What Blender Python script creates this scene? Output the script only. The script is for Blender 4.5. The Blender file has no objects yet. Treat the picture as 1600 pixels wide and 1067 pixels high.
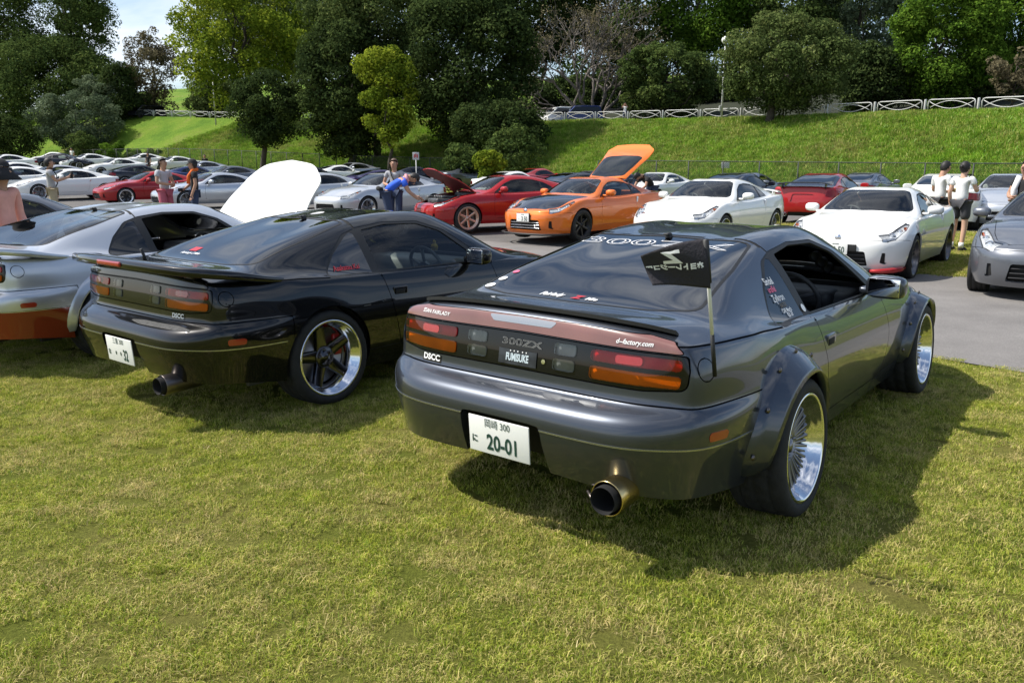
import bpy, bmesh, math, random
import numpy as np
from mathutils import Vector, Matrix, Euler
from mathutils.bvhtree import BVHTree
R = math.radians
random.seed(7); rng = np.random.default_rng(7)
scene = bpy.context.scene
COL = scene.collection

# ------------------------------------------------------------------ camera
CAM_H, CAM_PITCH, CAM_F = 1.55, 0.2114, 1245.37
cam_d = bpy.data.cameras.new('camera'); cam = bpy.data.objects.new('camera', cam_d); COL.objects.link(cam)
cam.location = (0, 0, CAM_H); cam.rotation_euler = (math.pi/2 - CAM_PITCH, 0, 0)
cam_d.sensor_width = 36; cam_d.lens = CAM_F/1600*36
cam_d.clip_start = .05; cam_d.clip_end = 2000
cam_d.dof.use_dof = True; cam_d.dof.focus_distance = 4.6; cam_d.dof.aperture_fstop = 11.0
scene.camera = cam
scene.cycles.use_denoising = True
scene.cycles.max_bounces = 8; scene.cycles.transparent_max_bounces = 16
scene.cycles.sample_clamp_indirect = 6
scene.cycles.caustics_reflective = False; scene.cycles.caustics_refractive = False

# ------------------------------------------------------------------ sky and sun
SUN_EL, SUN_AZ = R(53), R(-86)          # azimuth from +Y towards +X: the sun stands to the left
scene.world = bpy.data.worlds.new('World'); scene.world.use_nodes = True
nt = scene.world.node_tree; nt.nodes.clear()
wo = nt.nodes.new('ShaderNodeOutputWorld'); wb = nt.nodes.new('ShaderNodeBackground')
sky = nt.nodes.new('ShaderNodeTexSky'); sky.sky_type = 'NISHITA'; sky.sun_disc = False
sky.sun_elevation = SUN_EL; sky.sun_rotation = SUN_AZ; sky.air_density = 1.0; sky.dust_density = 1.2; sky.ozone_density = 1.5
wb.inputs['Strength'].default_value = 0.125
tc = nt.nodes.new('ShaderNodeTexCoord'); mp = nt.nodes.new('ShaderNodeMapping'); mp.inputs['Scale'].default_value = (1.6, 1.6, 5.0)
nz = nt.nodes.new('ShaderNodeTexNoise'); nz.inputs['Scale'].default_value = 1.3; nz.inputs['Detail'].default_value = 7; nz.inputs['Roughness'].default_value = .58; nz.inputs['Distortion'].default_value = .6
cr = nt.nodes.new('ShaderNodeValToRGB'); cr.color_ramp.elements[0].position = .46; cr.color_ramp.elements[1].position = .74
mx = nt.nodes.new('ShaderNodeMix'); mx.data_type = 'RGBA'; mx.inputs[7].default_value = (7.6, 7.9, 8.4, 1)
nt.links.new(tc.outputs['Generated'], mp.inputs[0]); nt.links.new(mp.outputs[0], nz.inputs['Vector']); nt.links.new(nz.outputs[0], cr.inputs[0])
nt.links.new(cr.outputs[0], mx.inputs[0]); nt.links.new(sky.outputs[0], mx.inputs[6]); nt.links.new(mx.outputs[2], wb.inputs[0]); nt.links.new(wb.outputs[0], wo.inputs[0])
sun_d = bpy.data.lights.new('sun', 'SUN'); sun_d.energy = 4.9; sun_d.angle = R(.53); sun_d.color = (1, .955, .88)
sun = bpy.data.objects.new('sun', sun_d); COL.objects.link(sun)
sdir = Vector((math.sin(SUN_AZ)*math.cos(SUN_EL), math.cos(SUN_AZ)*math.cos(SUN_EL), math.sin(SUN_EL)))
sun.rotation_euler = (-sdir).to_track_quat('-Z', 'Y').to_euler(); sun.location = (-30, 0, 40)
scene.view_settings.view_transform = 'Standard'; scene.view_settings.look = 'None'
scene.view_settings.exposure = 0.42; scene.view_settings.gamma = 1.0; scene.view_settings.use_curve_mapping = False

# ------------------------------------------------------------------ helpers
def new_mat(name):
    m = bpy.data.materials.new(name); m.use_nodes = True
    return m, m.node_tree, m.node_tree.nodes['Principled BSDF']
def mat(name, col, rough=.5, metal=0., coat=0., spec=.5, coat_rough=.03, alpha=None, var=0., vscale=20., emit=None, bump=0., bscale=200.):
    m, t, b = new_mat(name)
    b.inputs['Base Color'].default_value = (*col, 1); b.inputs['Roughness'].default_value = rough; b.inputs['Metallic'].default_value = metal
    b.inputs['Coat Weight'].default_value = coat; b.inputs['Coat Roughness'].default_value = coat_rough; b.inputs['Specular IOR Level'].default_value = spec
    if var > 0:
        n = t.nodes.new('ShaderNodeTexNoise'); n.inputs['Scale'].default_value = vscale; n.inputs['Detail'].default_value = 4
        o = t.nodes.new('ShaderNodeTexCoord'); t.links.new(o.outputs['Object'], n.inputs['Vector'])
        h = t.nodes.new('ShaderNodeHueSaturation'); h.inputs['Color'].default_value = (*col, 1)
        mr = t.nodes.new('ShaderNodeMapRange'); mr.inputs[1].default_value = .3; mr.inputs[2].default_value = .7; mr.inputs[3].default_value = 1-var; mr.inputs[4].default_value = 1+var
        t.links.new(n.outputs[0], mr.inputs[0]); t.links.new(mr.outputs[0], h.inputs['Value']); t.links.new(h.outputs[0], b.inputs['Base Color'])
    if bump > 0:
        n2 = t.nodes.new('ShaderNodeTexNoise'); n2.inputs['Scale'].default_value = bscale; n2.inputs['Detail'].default_value = 3
        o2 = t.nodes.new('ShaderNodeTexCoord'); t.links.new(o2.outputs['Object'], n2.inputs['Vector'])
        bp = t.nodes.new('ShaderNodeBump'); bp.inputs['Strength'].default_value = bump; bp.inputs['Distance'].default_value = .01
        t.links.new(n2.outputs[0], bp.inputs['Height']); t.links.new(bp.outputs[0], b.inputs['Normal'])
    return m
def paint(name, col, metal=0., rough=.4, dirt=.012):
    """car paint: base layer under a clear coat, with faint dust and uneven polish"""
    m, t, b = new_mat(name)
    b.inputs['Metallic'].default_value = metal; b.inputs['Specular IOR Level'].default_value = .08; b.inputs['Coat Weight'].default_value = 1.0; b.inputs['Coat IOR'].default_value = 1.5
    o = t.nodes.new('ShaderNodeTexCoord'); n = t.nodes.new('ShaderNodeTexNoise'); n.inputs['Scale'].default_value = 5; n.inputs['Detail'].default_value = 8
    t.links.new(o.outputs['Object'], n.inputs['Vector'])
    mr = t.nodes.new('ShaderNodeMapRange'); mr.inputs[1].default_value = .35; mr.inputs[2].default_value = .75; mr.inputs[3].default_value = .004; mr.inputs[4].default_value = .03
    t.links.new(n.outputs[0], mr.inputs[0]); t.links.new(mr.outputs[0], b.inputs['Coat Roughness'])
    mxx = t.nodes.new('ShaderNodeMix'); mxx.data_type = 'RGBA'; mxx.inputs[6].default_value = (*col, 1); mxx.inputs[7].default_value = (.25, .23, .2, 1)
    mr2 = t.nodes.new('ShaderNodeMapRange'); mr2.inputs[1].default_value = .45; mr2.inputs[2].default_value = .8; mr2.inputs[3].default_value = 0; mr2.inputs[4].default_value = dirt
    t.links.new(n.outputs[0], mr2.inputs[0]); t.links.new(mr2.outputs[0], mxx.inputs[0]); t.links.new(mxx.outputs[2], b.inputs['Base Color'])
    b.inputs['Roughness'].default_value = rough
    if metal > 0:
        f = t.nodes.new('ShaderNodeTexNoise'); f.inputs['Scale'].default_value = 1400; t.links.new(o.outputs['Object'], f.inputs['Vector'])
        mr3 = t.nodes.new('ShaderNodeMapRange'); mr3.inputs[3].default_value = rough-.1; mr3.inputs[4].default_value = rough+.12
        t.links.new(f.outputs[0], mr3.inputs[0]); t.links.new(mr3.outputs[0], b.inputs['Roughness'])
    return m
def glass(name, tint, gloss=1.0, ior=1.5):
    """thin car glass: tinted see-through pane with a mirror reflection by angle"""
    m = bpy.data.materials.new(name); m.use_nodes = True; t = m.node_tree; t.nodes.clear()
    o = t.nodes.new('ShaderNodeOutputMaterial'); mixs = t.nodes.new('ShaderNodeMixShader'); tr = t.nodes.new('ShaderNodeBsdfTransparent'); gl = t.nodes.new('ShaderNodeBsdfGlossy')
    fr = t.nodes.new('ShaderNodeFresnel'); fr.inputs[0].default_value = ior
    tr.inputs[0].default_value = (*tint, 1); gl.inputs['Roughness'].default_value = .015; gl.inputs['Color'].default_value = (gloss, gloss, gloss, 1)
    t.links.new(fr.outputs[0], mixs.inputs[0]); t.links.new(tr.outputs[0], mixs.inputs[1]); t.links.new(gl.outputs[0], mixs.inputs[2]); t.links.new(mixs.outputs[0], o.inputs[0])
    return m

def link_mesh(name, me, parent=None, m=None, mw=None):
    o = bpy.data.objects.new(name, me); COL.objects.link(o)
    if parent is not None: o.parent = parent
    if m is not None:
        if len(me.materials) == 0: me.materials.append(m)
        elif me.materials[0] is not m:
            o.material_slots[0].link = 'OBJECT'; o.material_slots[0].material = m
    if mw is not None: o.matrix_local = mw
    return o
def empty(name, loc=(0,0,0), rz=0., label=None, cat=None, group=None):
    o = bpy.data.objects.new(name, None); COL.objects.link(o); o.location = loc; o.rotation_euler = (0, 0, rz); o.empty_display_size = .2
    return tag(o, label, cat, group)
def tag(o, label=None, cat=None, group=None, kind=None):
    if label: o['label'] = label
    if cat: o['category'] = cat
    if group: o['group'] = group
    if kind: o['kind'] = kind
    return o
def mesh_from(name, V, F, smooth=True):
    me = bpy.data.meshes.new(name); me.from_pydata([tuple(v) for v in V], [], [tuple(f) for f in F]); me.update()
    if smooth: me.shade_smooth()
    return me
def tri_mesh(name, V, k=3):
    """big loose soup of k-gons from an (n,k,3) array"""
    V = np.asarray(V, np.float32); n = len(V); me = bpy.data.meshes.new(name)
    me.vertices.add(n*k); me.vertices.foreach_set('co', V.reshape(-1)); me.loops.add(n*k); me.loops.foreach_set('vertex_index', np.arange(n*k, dtype=np.int32))
    me.polygons.add(n); me.polygons.foreach_set('loop_start', np.arange(0, n*k, k, dtype=np.int32)); me.update(calc_edges=True)
    return me

class MB:
    """collects simple shapes into one mesh"""
    def __init__(s): s.V = []; s.F = []; s.sm = []
    def add(s, V, F, smooth=True):
        b = len(s.V); s.V += [tuple(v) for v in V]; s.F += [tuple(i+b for i in f) for f in F]; s.sm += [smooth]*len(F); return s
    def xf(s, V, M): return [tuple(M @ Vector(v)) for v in V] if M is not None else V
    def box(s, c, d, bev=0., M=None, seg=2):
        bm = bmesh.new(); bmesh.ops.create_cube(bm, size=1)
        for v in bm.verts: v.co = Vector((v.co.x*d[0], v.co.y*d[1], v.co.z*d[2]))
        if bev > 0: bmesh.ops.bevel(bm, geom=bm.edges[:], offset=bev, segments=seg, affect='EDGES', profile=.6)
        bm.verts.index_update(); V = [tuple(v.co + Vector(c)) for v in bm.verts]; F = [[v.index for v in f.verts] for f in bm.faces]; bm.free()
        return s.add(s.xf(V, M), F, bev > 0)
    def lathe(s, prof, n=32, axis='x', c=(0,0,0), M=None, smooth=True, a0=0., a1=2*math.pi):
        """prof: list of (along axis, radius)"""
        full = abs(a1-a0-2*math.pi) < 1e-6; m = n if full else n+1; V = []; F = []
        for i in range(m):
            a = a0 + (a1-a0)*i/n; ca, sa = math.cos(a), math.sin(a)
            for (h, r) in prof:
                p = {'x': (h, r*ca, r*sa), 'y': (r*ca, h, r*sa), 'z': (r*ca, r*sa, h)}[axis]
                V.append((p[0]+c[0], p[1]+c[1], p[2]+c[2]))
        k = len(prof)
        for i in range(n):
            j = (i+1) % m
            for q in range(k-1): F.append((i*k+q, i*k+q+1, j*k+q+1, j*k+q))
        return s.add(s.xf(V, M), F, smooth)
    def tube(s, pts, r, n=8, closed=False, cap=True):
        P = [Vector(p) for p in pts]; rr = r if isinstance(r, (list, tuple)) else [r]*len(P); V = []; F = []; prev = None
        for i, p in enumerate(P):
            if closed: d = (P[(i+1) % len(P)] - P[i-1])
            else: d = (P[min(i+1, len(P)-1)] - P[max(i-1, 0)])
            if d.length < 1e-9: d = Vector((0,0,1))
            d.normalize()
            if prev is None:
                u = d.orthogonal().normalized()
            else:
                u = (prev - d*prev.dot(d)); u = u.normalized() if u.length > 1e-6 else d.orthogonal().normalized()
            prev = u; w = d.cross(u)
            for k in range(n):
                a = 2*math.pi*k/n; V.append(tuple(p + (u*math.cos(a) + w*math.sin(a))*rr[i]))
        L = len(P)
        for i in range(L if closed else L-1):
            j = (i+1) % L
            for k in range(n): F.append((i*n+k, i*n+(k+1) % n, j*n+(k+1) % n, j*n+k))
        if cap and not closed: F.append(tuple(range(n))[::-1]); F.append(tuple((L-1)*n+k for k in range(n)))
        return s.add(V, F, True)
    def prism(s, poly, z0, z1, M=None, smooth=False):
        n = len(poly); V = [(p[0], p[1], z0) for p in poly] + [(p[0], p[1], z1) for p in poly]
        F = [tuple(range(n))[::-1], tuple(range(n, 2*n))] + [(i, (i+1) % n, n+(i+1) % n, n+i) for i in range(n)]
        return s.add(s.xf(V, M), F, smooth)
    def grid(s, fn, nu, nv, smooth=True):
        V = [fn(i/nu, j/nv) for j in range(nv+1) for i in range(nu+1)]
        F = [(j*(nu+1)+i, j*(nu+1)+i+1, (j+1)*(nu+1)+i+1, (j+1)*(nu+1)+i) for j in range(nv) for i in range(nu)]
        return s.add(V, F, smooth)
    def mesh(s, name):
        me = bpy.data.meshes.new(name); me.from_pydata(s.V, [], s.F); me.update()
        me.polygons.foreach_set('use_smooth', np.array(s.sm, dtype=bool)); me.update(); return me
    def build(s, name, m, parent=None, mw=None): return link_mesh(name, s.mesh(name), parent, m, mw)

def auto_sharp(me, ang=35):
    me.shade_smooth()
    try: me.set_sharp_from_angle(angle=R(ang))
    except Exception: pass
    return me

# modifiers and lettering are evaluated in a bench scene of their own, so that the big scene is not rebuilt each time
BENCH = bpy.data.scenes.new('bench')
def bench_mesh(ob):
    BENCH.collection.objects.link(ob); vl = BENCH.view_layers[0]; vl.update(); me = bpy.data.meshes.new_from_object(ob.evaluated_get(vl.depsgraph)); bpy.data.objects.remove(ob); return me
_tcache = {}
def text_mesh(body, size=1., outline=0., bold=0., extrude=0., align='CENTER', xscale=1., shear=0.):
    key = (body, size, outline, bold, align, xscale, shear)
    if key in _tcache: return _tcache[key]
    c = bpy.data.curves.new('lettering', 'FONT'); c.body = body; c.size = size; c.align_x = align; c.align_y = 'CENTER'; c.shear = shear; c.resolution_u = 3
    if outline > 0: c.fill_mode = 'NONE'; c.bevel_depth = outline; c.bevel_resolution = 0
    else: c.offset = bold
    me = bench_mesh(bpy.data.objects.new('lettering_tmp', c))
    V = [(v.co.x*xscale, v.co.y, v.co.z) for v in me.vertices]; F = [tuple(p.vertices) for p in me.polygons]; bpy.data.meshes.remove(me)
    _tcache[key] = (V, F); return V, F
# ------------------------------------------------------------------ car body kit
def pinterp(x, xs, ys):
    """monotone cubic (PCHIP) interpolation"""
    xs = np.asarray(xs, float); ys = np.asarray(ys, float); x = np.asarray(x, float)
    h = np.diff(xs); d = np.diff(ys)/h; m = np.zeros_like(ys)
    for i in range(1, len(xs)-1):
        if d[i-1]*d[i] > 0: m[i] = 2*d[i-1]*d[i]/(d[i-1]+d[i])
    m[0] = d[0]; m[-1] = d[-1]
    xx = np.clip(x, xs[0], xs[-1]); i = np.clip(np.searchsorted(xs, xx)-1, 0, len(xs)-2); t = (xx-xs[i])/h[i]
    return (2*t**3-3*t**2+1)*ys[i] + (t**3-2*t**2+t)*h[i]*m[i] + (-2*t**3+3*t**2)*ys[i+1] + (t**3-t**2)*h[i]*m[i+1]

def sdf(P, poly):
    """signed distance (negative inside) of points (n,2) to a closed polygon"""
    P = np.asarray(P, float); A = np.asarray(poly, float); B = np.roll(A, -1, 0)
    d2 = np.full(len(P), 1e18); ins = np.zeros(len(P), bool)
    for a, b in zip(A, B):
        e = b-a; w = P-a; t = np.clip((w@e)/max(e@e, 1e-12), 0, 1); q = w-t[:, None]*e; d2 = np.minimum(d2, (q*q).sum(1))
        c1 = (a[1] <= P[:, 1]) != (b[1] <= P[:, 1])
        with np.errstate(divide='ignore', invalid='ignore'): xi = a[0] + (P[:, 1]-a[1])/(b[1]-a[1] if b[1] != a[1] else 1e-12)*e[0]
        ins ^= c1 & (P[:, 0] < xi)
    d = np.sqrt(d2); return np.where(ins, -d, d)
def rpoly(poly, r, n=5):
    """polygon with rounded corners; r a number or one per corner"""
    P = [np.array(p, float) for p in poly]; out = []; L = len(P)
    for i, p in enumerate(P):
        ri = r[i] if isinstance(r, (list, tuple)) else r
        a = P[i-1]-p; b = P[(i+1) % L]-p; la, lb = np.linalg.norm(a), np.linalg.norm(b); a = a/la; b = b/lb
        ang = math.acos(max(-1, min(1, float(a@b)))); t = min(ri/max(math.tan(ang/2), 1e-3), la*.45, lb*.45)
        p0, p1 = p+a*t, p+b*t
        for k in range(n+1):
            s = k/n; out.append((1-s)**2*p0 + 2*s*(1-s)*p + s*s*p1)
    return np.array(out)
def mirror_poly(half): return list(half) + [(-x, y) for x, y in reversed(half) if abs(x) > 1e-6]
def mpoly(half, r):
    """symmetric outline from its right half (starting and ending on the middle line), corners rounded"""
    rr = list(r) if isinstance(r, (list, tuple)) else [r]*len(half)
    return rpoly(mirror_poly(half), rr + [q for (x, y), q in reversed(list(zip(half, rr))) if abs(x) > 1e-6])

class Shell:
    """body surface that can be cut along outlines seen from the side, the top or an end"""
    def __init__(s, V, F, N):
        s.V = [tuple(v) for v in V]; s.N = [tuple(n) for n in N]; s.F = [list(f) for f in F]; s.lab = np.array(['body']*len(F), dtype=object)
        A = np.asarray(V); B = np.asarray(N); Q = np.array(F); s.C = A[Q].mean(1); s.M = B[Q].mean(1)
    def cut(s, g, mask):
        gc = g(s.C); cand = np.nonzero(mask & (np.abs(gc) < .12))[0]
        if len(cand) == 0: return
        vs = sorted({v for fi in cand for v in s.F[fi]}); A = np.array([s.V[v] for v in vs]); G = g(A); G[np.abs(G) < 2e-4] = 0.; sg = dict(zip(vs, np.sign(G))); edges = {}; todo = []
        for fi in cand:
            f = s.F[fi]; q = [sg[v] for v in f]
            if min(q) < 0 < max(q):
                todo.append(fi)
                for i in range(len(f)):
                    a, b = f[i], f[(i+1) % len(f)]
                    if sg[a]*sg[b] < 0: edges[(min(a, b), max(a, b))] = None
        if not todo: return
        E = list(edges.keys()); pa = np.array([s.V[e[0]] for e in E]); pb = np.array([s.V[e[1]] for e in E]); ga = np.array([sg[e[0]] for e in E]); lo = np.zeros(len(E)); hi = np.ones(len(E))
        for _ in range(12):
            mid = (lo+hi)/2; gm = g(pa+(pb-pa)*mid[:, None]); same = np.sign(gm) == ga; lo = np.where(same, mid, lo); hi = np.where(same, hi, mid)
        t = (lo+hi)/2; NP = pa+(pb-pa)*t[:, None]; NN = np.array([s.N[e[0]] for e in E])*(1-t[:, None])+np.array([s.N[e[1]] for e in E])*t[:, None]
        NN /= np.linalg.norm(NN, axis=1)[:, None]+1e-12
        for k, e in enumerate(E): edges[e] = len(s.V); s.V.append(tuple(NP[k])); s.N.append(tuple(NN[k]))
        nl, nc, nm = [], [], []
        def cm(f): return np.mean([s.V[v] for v in f], 0), np.mean([s.N[v] for v in f], 0)
        for fi in todo:
            f = s.F[fi]; pos = []; neg = []
            for i in range(len(f)):
                a, b = f[i], f[(i+1) % len(f)]
                if sg[a] >= 0: pos.append(a)
                if sg[a] <= 0: neg.append(a)
                if sg[a]*sg[b] < 0: c = edges[(min(a, b), max(a, b))]; pos.append(c); neg.append(c)
            ok = [p for p in (pos, neg) if len(p) >= 3]
            if not ok: continue
            s.F[fi] = ok[0]; s.C[fi], s.M[fi] = cm(ok[0])
            if len(ok) > 1: s.F.append(ok[1]); c, m = cm(ok[1]); nl.append(s.lab[fi]); nc.append(c); nm.append(m)
        if nl: s.lab = np.concatenate([s.lab, np.array(nl, dtype=object)]); s.C = np.vstack([s.C, nc]); s.M = np.vstack([s.M, nm])
    def refine(s, mask, times=1):
        for _ in range(times):
            m = mask(s.C, s.M, s.lab); mid = {}; nf, nl, nc, nm = [], [], [], []
            def half(a, b):
                k = (min(a, b), max(a, b))
                if k not in mid: mid[k] = len(s.V); s.V.append(tuple((np.array(s.V[a])+np.array(s.V[b]))/2)); n = np.array(s.N[a])+np.array(s.N[b]); s.N.append(tuple(n/np.linalg.norm(n)))
                return mid[k]
            for fi in np.nonzero(m)[0]:
                f = s.F[fi]
                if len(f) != 4: continue
                h = [half(f[i], f[(i+1) % 4]) for i in range(4)]; c = len(s.V); s.V.append(tuple(np.mean([s.V[v] for v in f], 0))); n = np.sum([s.N[v] for v in f], 0); s.N.append(tuple(n/np.linalg.norm(n)))
                qs = [[f[i], h[i], c, h[i-1]] for i in range(4)]
                s.F[fi] = qs[0]; s.C[fi] = np.mean([s.V[v] for v in qs[0]], 0); s.M[fi] = np.mean([s.N[v] for v in qs[0]], 0)
                for q in qs[1:]: nf.append(q); nl.append(s.lab[fi]); nc.append(np.mean([s.V[v] for v in q], 0)); nm.append(np.mean([s.N[v] for v in q], 0))
            s.F += nf; s.lab = np.concatenate([s.lab, np.array(nl, dtype=object)]); s.C = np.vstack([s.C, nc]); s.M = np.vstack([s.M, nm])
    def region(s, poly, axes, name, where, border=0., bname=None, gap=0.):
        """cut an outline and label what lies inside; border: width of a rim just inside; gap: half width of an open joint on the outline"""
        ax = list(axes); g0 = lambda A: sdf(A[:, ax], poly)
        offs = [0.] if gap == 0 else [gap, -gap]
        if border > 0: offs.append(-border)
        for o in offs: s.cut(lambda A: g0(A)-o, where(s.C, s.M, s.lab))
        m = where(s.C, s.M, s.lab); d = g0(s.C)
        ins = m & (d < gap)
        if name is not None: s.lab[ins] = name
        if border > 0: s.lab[m & (d < 0) & (d > -border)] = bname
        if gap > 0: s.lab[m & (np.abs(d) < gap)] = '_gap'
    def line(s, pts, axes, where, half=.003, name='_gap'):
        """an open joint along a polyline (a polygon's edge) where the mask holds"""
        ax = list(axes); g0 = lambda A: sdf(A[:, ax], pts)
        for o in (half, -half): s.cut(lambda A: g0(A)-o, where(s.C, s.M, s.lab))
        s.lab[where(s.C, s.M, s.lab) & (np.abs(g0(s.C)) < half)] = name
    def extract(s, name, labels, depth=.014, push=0., sel=None):
        labels = {labels} if isinstance(labels, str) else set(labels); ids = [i for i, l in enumerate(s.lab) if l in labels and (sel is None or sel(i))]
        if not ids: return None
        mp = {}; V = []; N = []; F = []
        for i in ids:
            f = []
            for v in s.F[i]:
                if v not in mp: mp[v] = len(V); n = s.N[v]; p = s.V[v]; V.append((p[0]+n[0]*push, p[1]+n[1]*push, p[2]+n[2]*push)); N.append(n)
                f.append(mp[v])
            F.append(f)
        ec = {}
        for f in F:
            for i in range(len(f)): ec[(f[i], f[(i+1) % len(f)])] = 1
        nf = len(F); LN = [[N[v] for v in f] for f in F]
        if depth > 0:
            dup = {}
            def inner(v):
                if v not in dup: dup[v] = len(V); n = N[v]; p = V[v]; V.append((p[0]-n[0]*depth, p[1]-n[1]*depth, p[2]-n[2]*depth))
                return dup[v]
            for (a, b) in list(ec):
                if (b, a) not in ec:
                    pa, pb = Vector(V[a]), Vector(V[b]); fn = (Vector(N[a])).cross(pb-pa)
                    fn = -fn.normalized() if fn.length > 1e-9 else Vector(N[a])
                    F.append([b, a, inner(a), inner(b)]); LN.append([tuple(fn)]*4)
        me = bpy.data.meshes.new(name); me.from_pydata(V, [], F); me.shade_smooth()
        if len(me.polygons) == len(F):
            try: me.normals_split_custom_set([n for ln in LN for n in ln])
            except Exception as ex: print('normals', name, ex)
        me.update(); return me

def fit_cage(V, F, creases=(), level=3, it=5):
    """catmull-clark surface that passes through the cage points"""
    T = np.array(V, float); C = T.copy(); n = len(T); me = bpy.data.meshes.new('cage'); me.from_pydata([tuple(v) for v in C], [], F); me.update()
    if creases:
        cd = {tuple(sorted(k)): v for k, v in creases}; at = me.attributes.new('crease_edge', 'FLOAT', 'EDGE')
        at.data.foreach_set('value', [cd.get(tuple(sorted(e.vertices)), 0.) for e in me.edges])
    ob = bpy.data.objects.new('cage', me); BENCH.collection.objects.link(ob); bvl = BENCH.view_layers[0]; md = ob.modifiers.new('s', 'SUBSURF'); md.levels = 2; md.boundary_smooth = 'ALL'
    for k in range(it):
        bvl.update(); dg = bvl.depsgraph; ev = ob.evaluated_get(dg).to_mesh()
        P = np.empty(len(ev.vertices)*3); ev.vertices.foreach_get('co', P); P = P.reshape(-1, 3)[:n]
        C += (T-P)*(.9 if k < it-1 else .8); me.vertices.foreach_set('co', C.reshape(-1)); me.update()
    md.levels = level; bvl.update(); dg = bvl.depsgraph; ev = ob.evaluated_get(dg).to_mesh()
    P = np.empty(len(ev.vertices)*3); ev.vertices.foreach_get('co', P); Nn = np.empty(len(ev.vertices)*3); ev.vertices.foreach_get('normal', Nn)
    FF = [list(p.vertices) for p in ev.polygons]; bpy.data.objects.remove(ob); bpy.data.meshes.remove(me)
    return P.reshape(-1, 3), FF, Nn.reshape(-1, 3)

def box_cage(side, rear, front, lid):
    """side[k][j], rear[k][i], front[k][i] (i from the centre to the corner), lid[j][i]; right half -> closed-over-the-top full cage"""
    K, J, I = len(side), len(side[0]), len(rear[0]); V = []; ix = {}; F = []; cr = []
    def vid(p, mir):
        p = (-p[0] if mir else p[0], p[1], p[2])
        if abs(p[0]) < 1e-6: p = (0., p[1], p[2])
        key = (round(p[0], 5), round(p[1], 5), round(p[2], 5))
        if key not in ix: ix[key] = len(V); V.append(p)
        return ix[key]
    for k in range(K):
        rear[k][-1] = side[k][0]; front[k][-1] = side[k][-1]
    for j in range(J): lid[j][-1] = side[-1][j]
    for i in range(I): lid[0][i] = rear[-1][i]; lid[-1][i] = front[-1][i]
    for mir in (False, True):
        def quad(a, b, c, d):
            f = [vid(p, mir) for p in (a, b, c, d)]
            if mir: f = f[::-1]
            if len(set(f)) >= 3: F.append(f)
        for k in range(K-1):
            for j in range(J-1): quad(side[k][j], side[k][j+1], side[k+1][j+1], side[k+1][j])
            for i in range(I-1):
                quad(rear[k][i], rear[k][i+1], rear[k+1][i+1], rear[k+1][i])
                quad(front[k][i+1], front[k][i], front[k+1][i], front[k+1][i+1])
        for j in range(J-1):
            for i in range(I-1): quad(lid[j][i], lid[j][i+1], lid[j+1][i+1], lid[j+1][i])
        for (k, w, j0, j1) in CREASE_LEVELS:
            for j in range(J-1):
                if j0 <= j < j1: cr.append(((vid(side[k][j], mir), vid(side[k][j+1], mir)), w))
            if j0 == 0:
                for i in range(I-1): cr.append(((vid(rear[k][i], mir), vid(rear[k][i+1], mir)), w))
            if j1 >= J-1:
                for i in range(I-1): cr.append(((vid(front[k][i], mir), vid(front[k][i+1], mir)), w))
    return V, F, cr
CREASE_LEVELS = []

SIDE, TOP, END = (1, 2), (0, 1), (0, 2)

class Proto:
    """a kind of car: parts to be linked under an Empty; each part (name, mesh, role, parent index, local matrix)"""
    def __init__(s): s.parts = []
    def add(s, name, me, role, parent=None, mw=None):
        if me is None: return None
        s.parts.append((name, me, role, parent, mw)); return len(s.parts)-1
def build_car(proto, name, roles, pos, yaw, label, cat='car', group=None, skip=(), over=None, z=0.):
    """roles: role -> material; yaw measured from +Y towards +X"""
    e = empty(name, (pos[0], pos[1], z), -yaw, label, cat, group); made = []
    for i, (n, me, role, par, mw) in enumerate(proto.parts):
        if n in skip: made.append(None); continue
        p = e if par is None else made[par]
        if p is None: made.append(None); continue
        M = mw
        if over and n in over: M = over[n] if mw is None else over[n] @ mw
        made.append(link_mesh(n, me, p, roles.get(role) or DEFAULT_ROLES[role], M))
    e['_'] = 0; del e['_']
    return e, made
def hinge(point, axis_angle):
    return Matrix.Translation(point) @ Matrix.Rotation(axis_angle, 4, 'X') @ Matrix.Translation(-Vector(point))

def drape(VF, bvh, view, uv, off=.002, rot=0., mir=False, scale=1.):
    """lay flat lettering on the body as seen from the rear, the right side, the top or the front"""
    V, F = VF; out = []; ca, sa = math.cos(rot), math.sin(rot)
    for (x, y, z) in V:
        if mir: x = -x
        x *= scale; y *= scale; u, v = uv[0]+x*ca-y*sa, uv[1]+x*sa+y*ca
        o, d = {'rear': ((u, -4, v), (0, 1, 0)), 'side': ((3, u, v), (-1, 0, 0)), 'top': ((u, v, 4), (0, 0, -1)), 'front': ((-u, 8, v), (0, -1, 0))}[view]
        h = bvh.ray_cast(Vector(o), Vector(d)); p = h[0] if h[0] is not None else Vector(o)+Vector(d)*3
        out.append(tuple(p - Vector(d)*off))
    return mesh_from('lettering', out, F, False)
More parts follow.
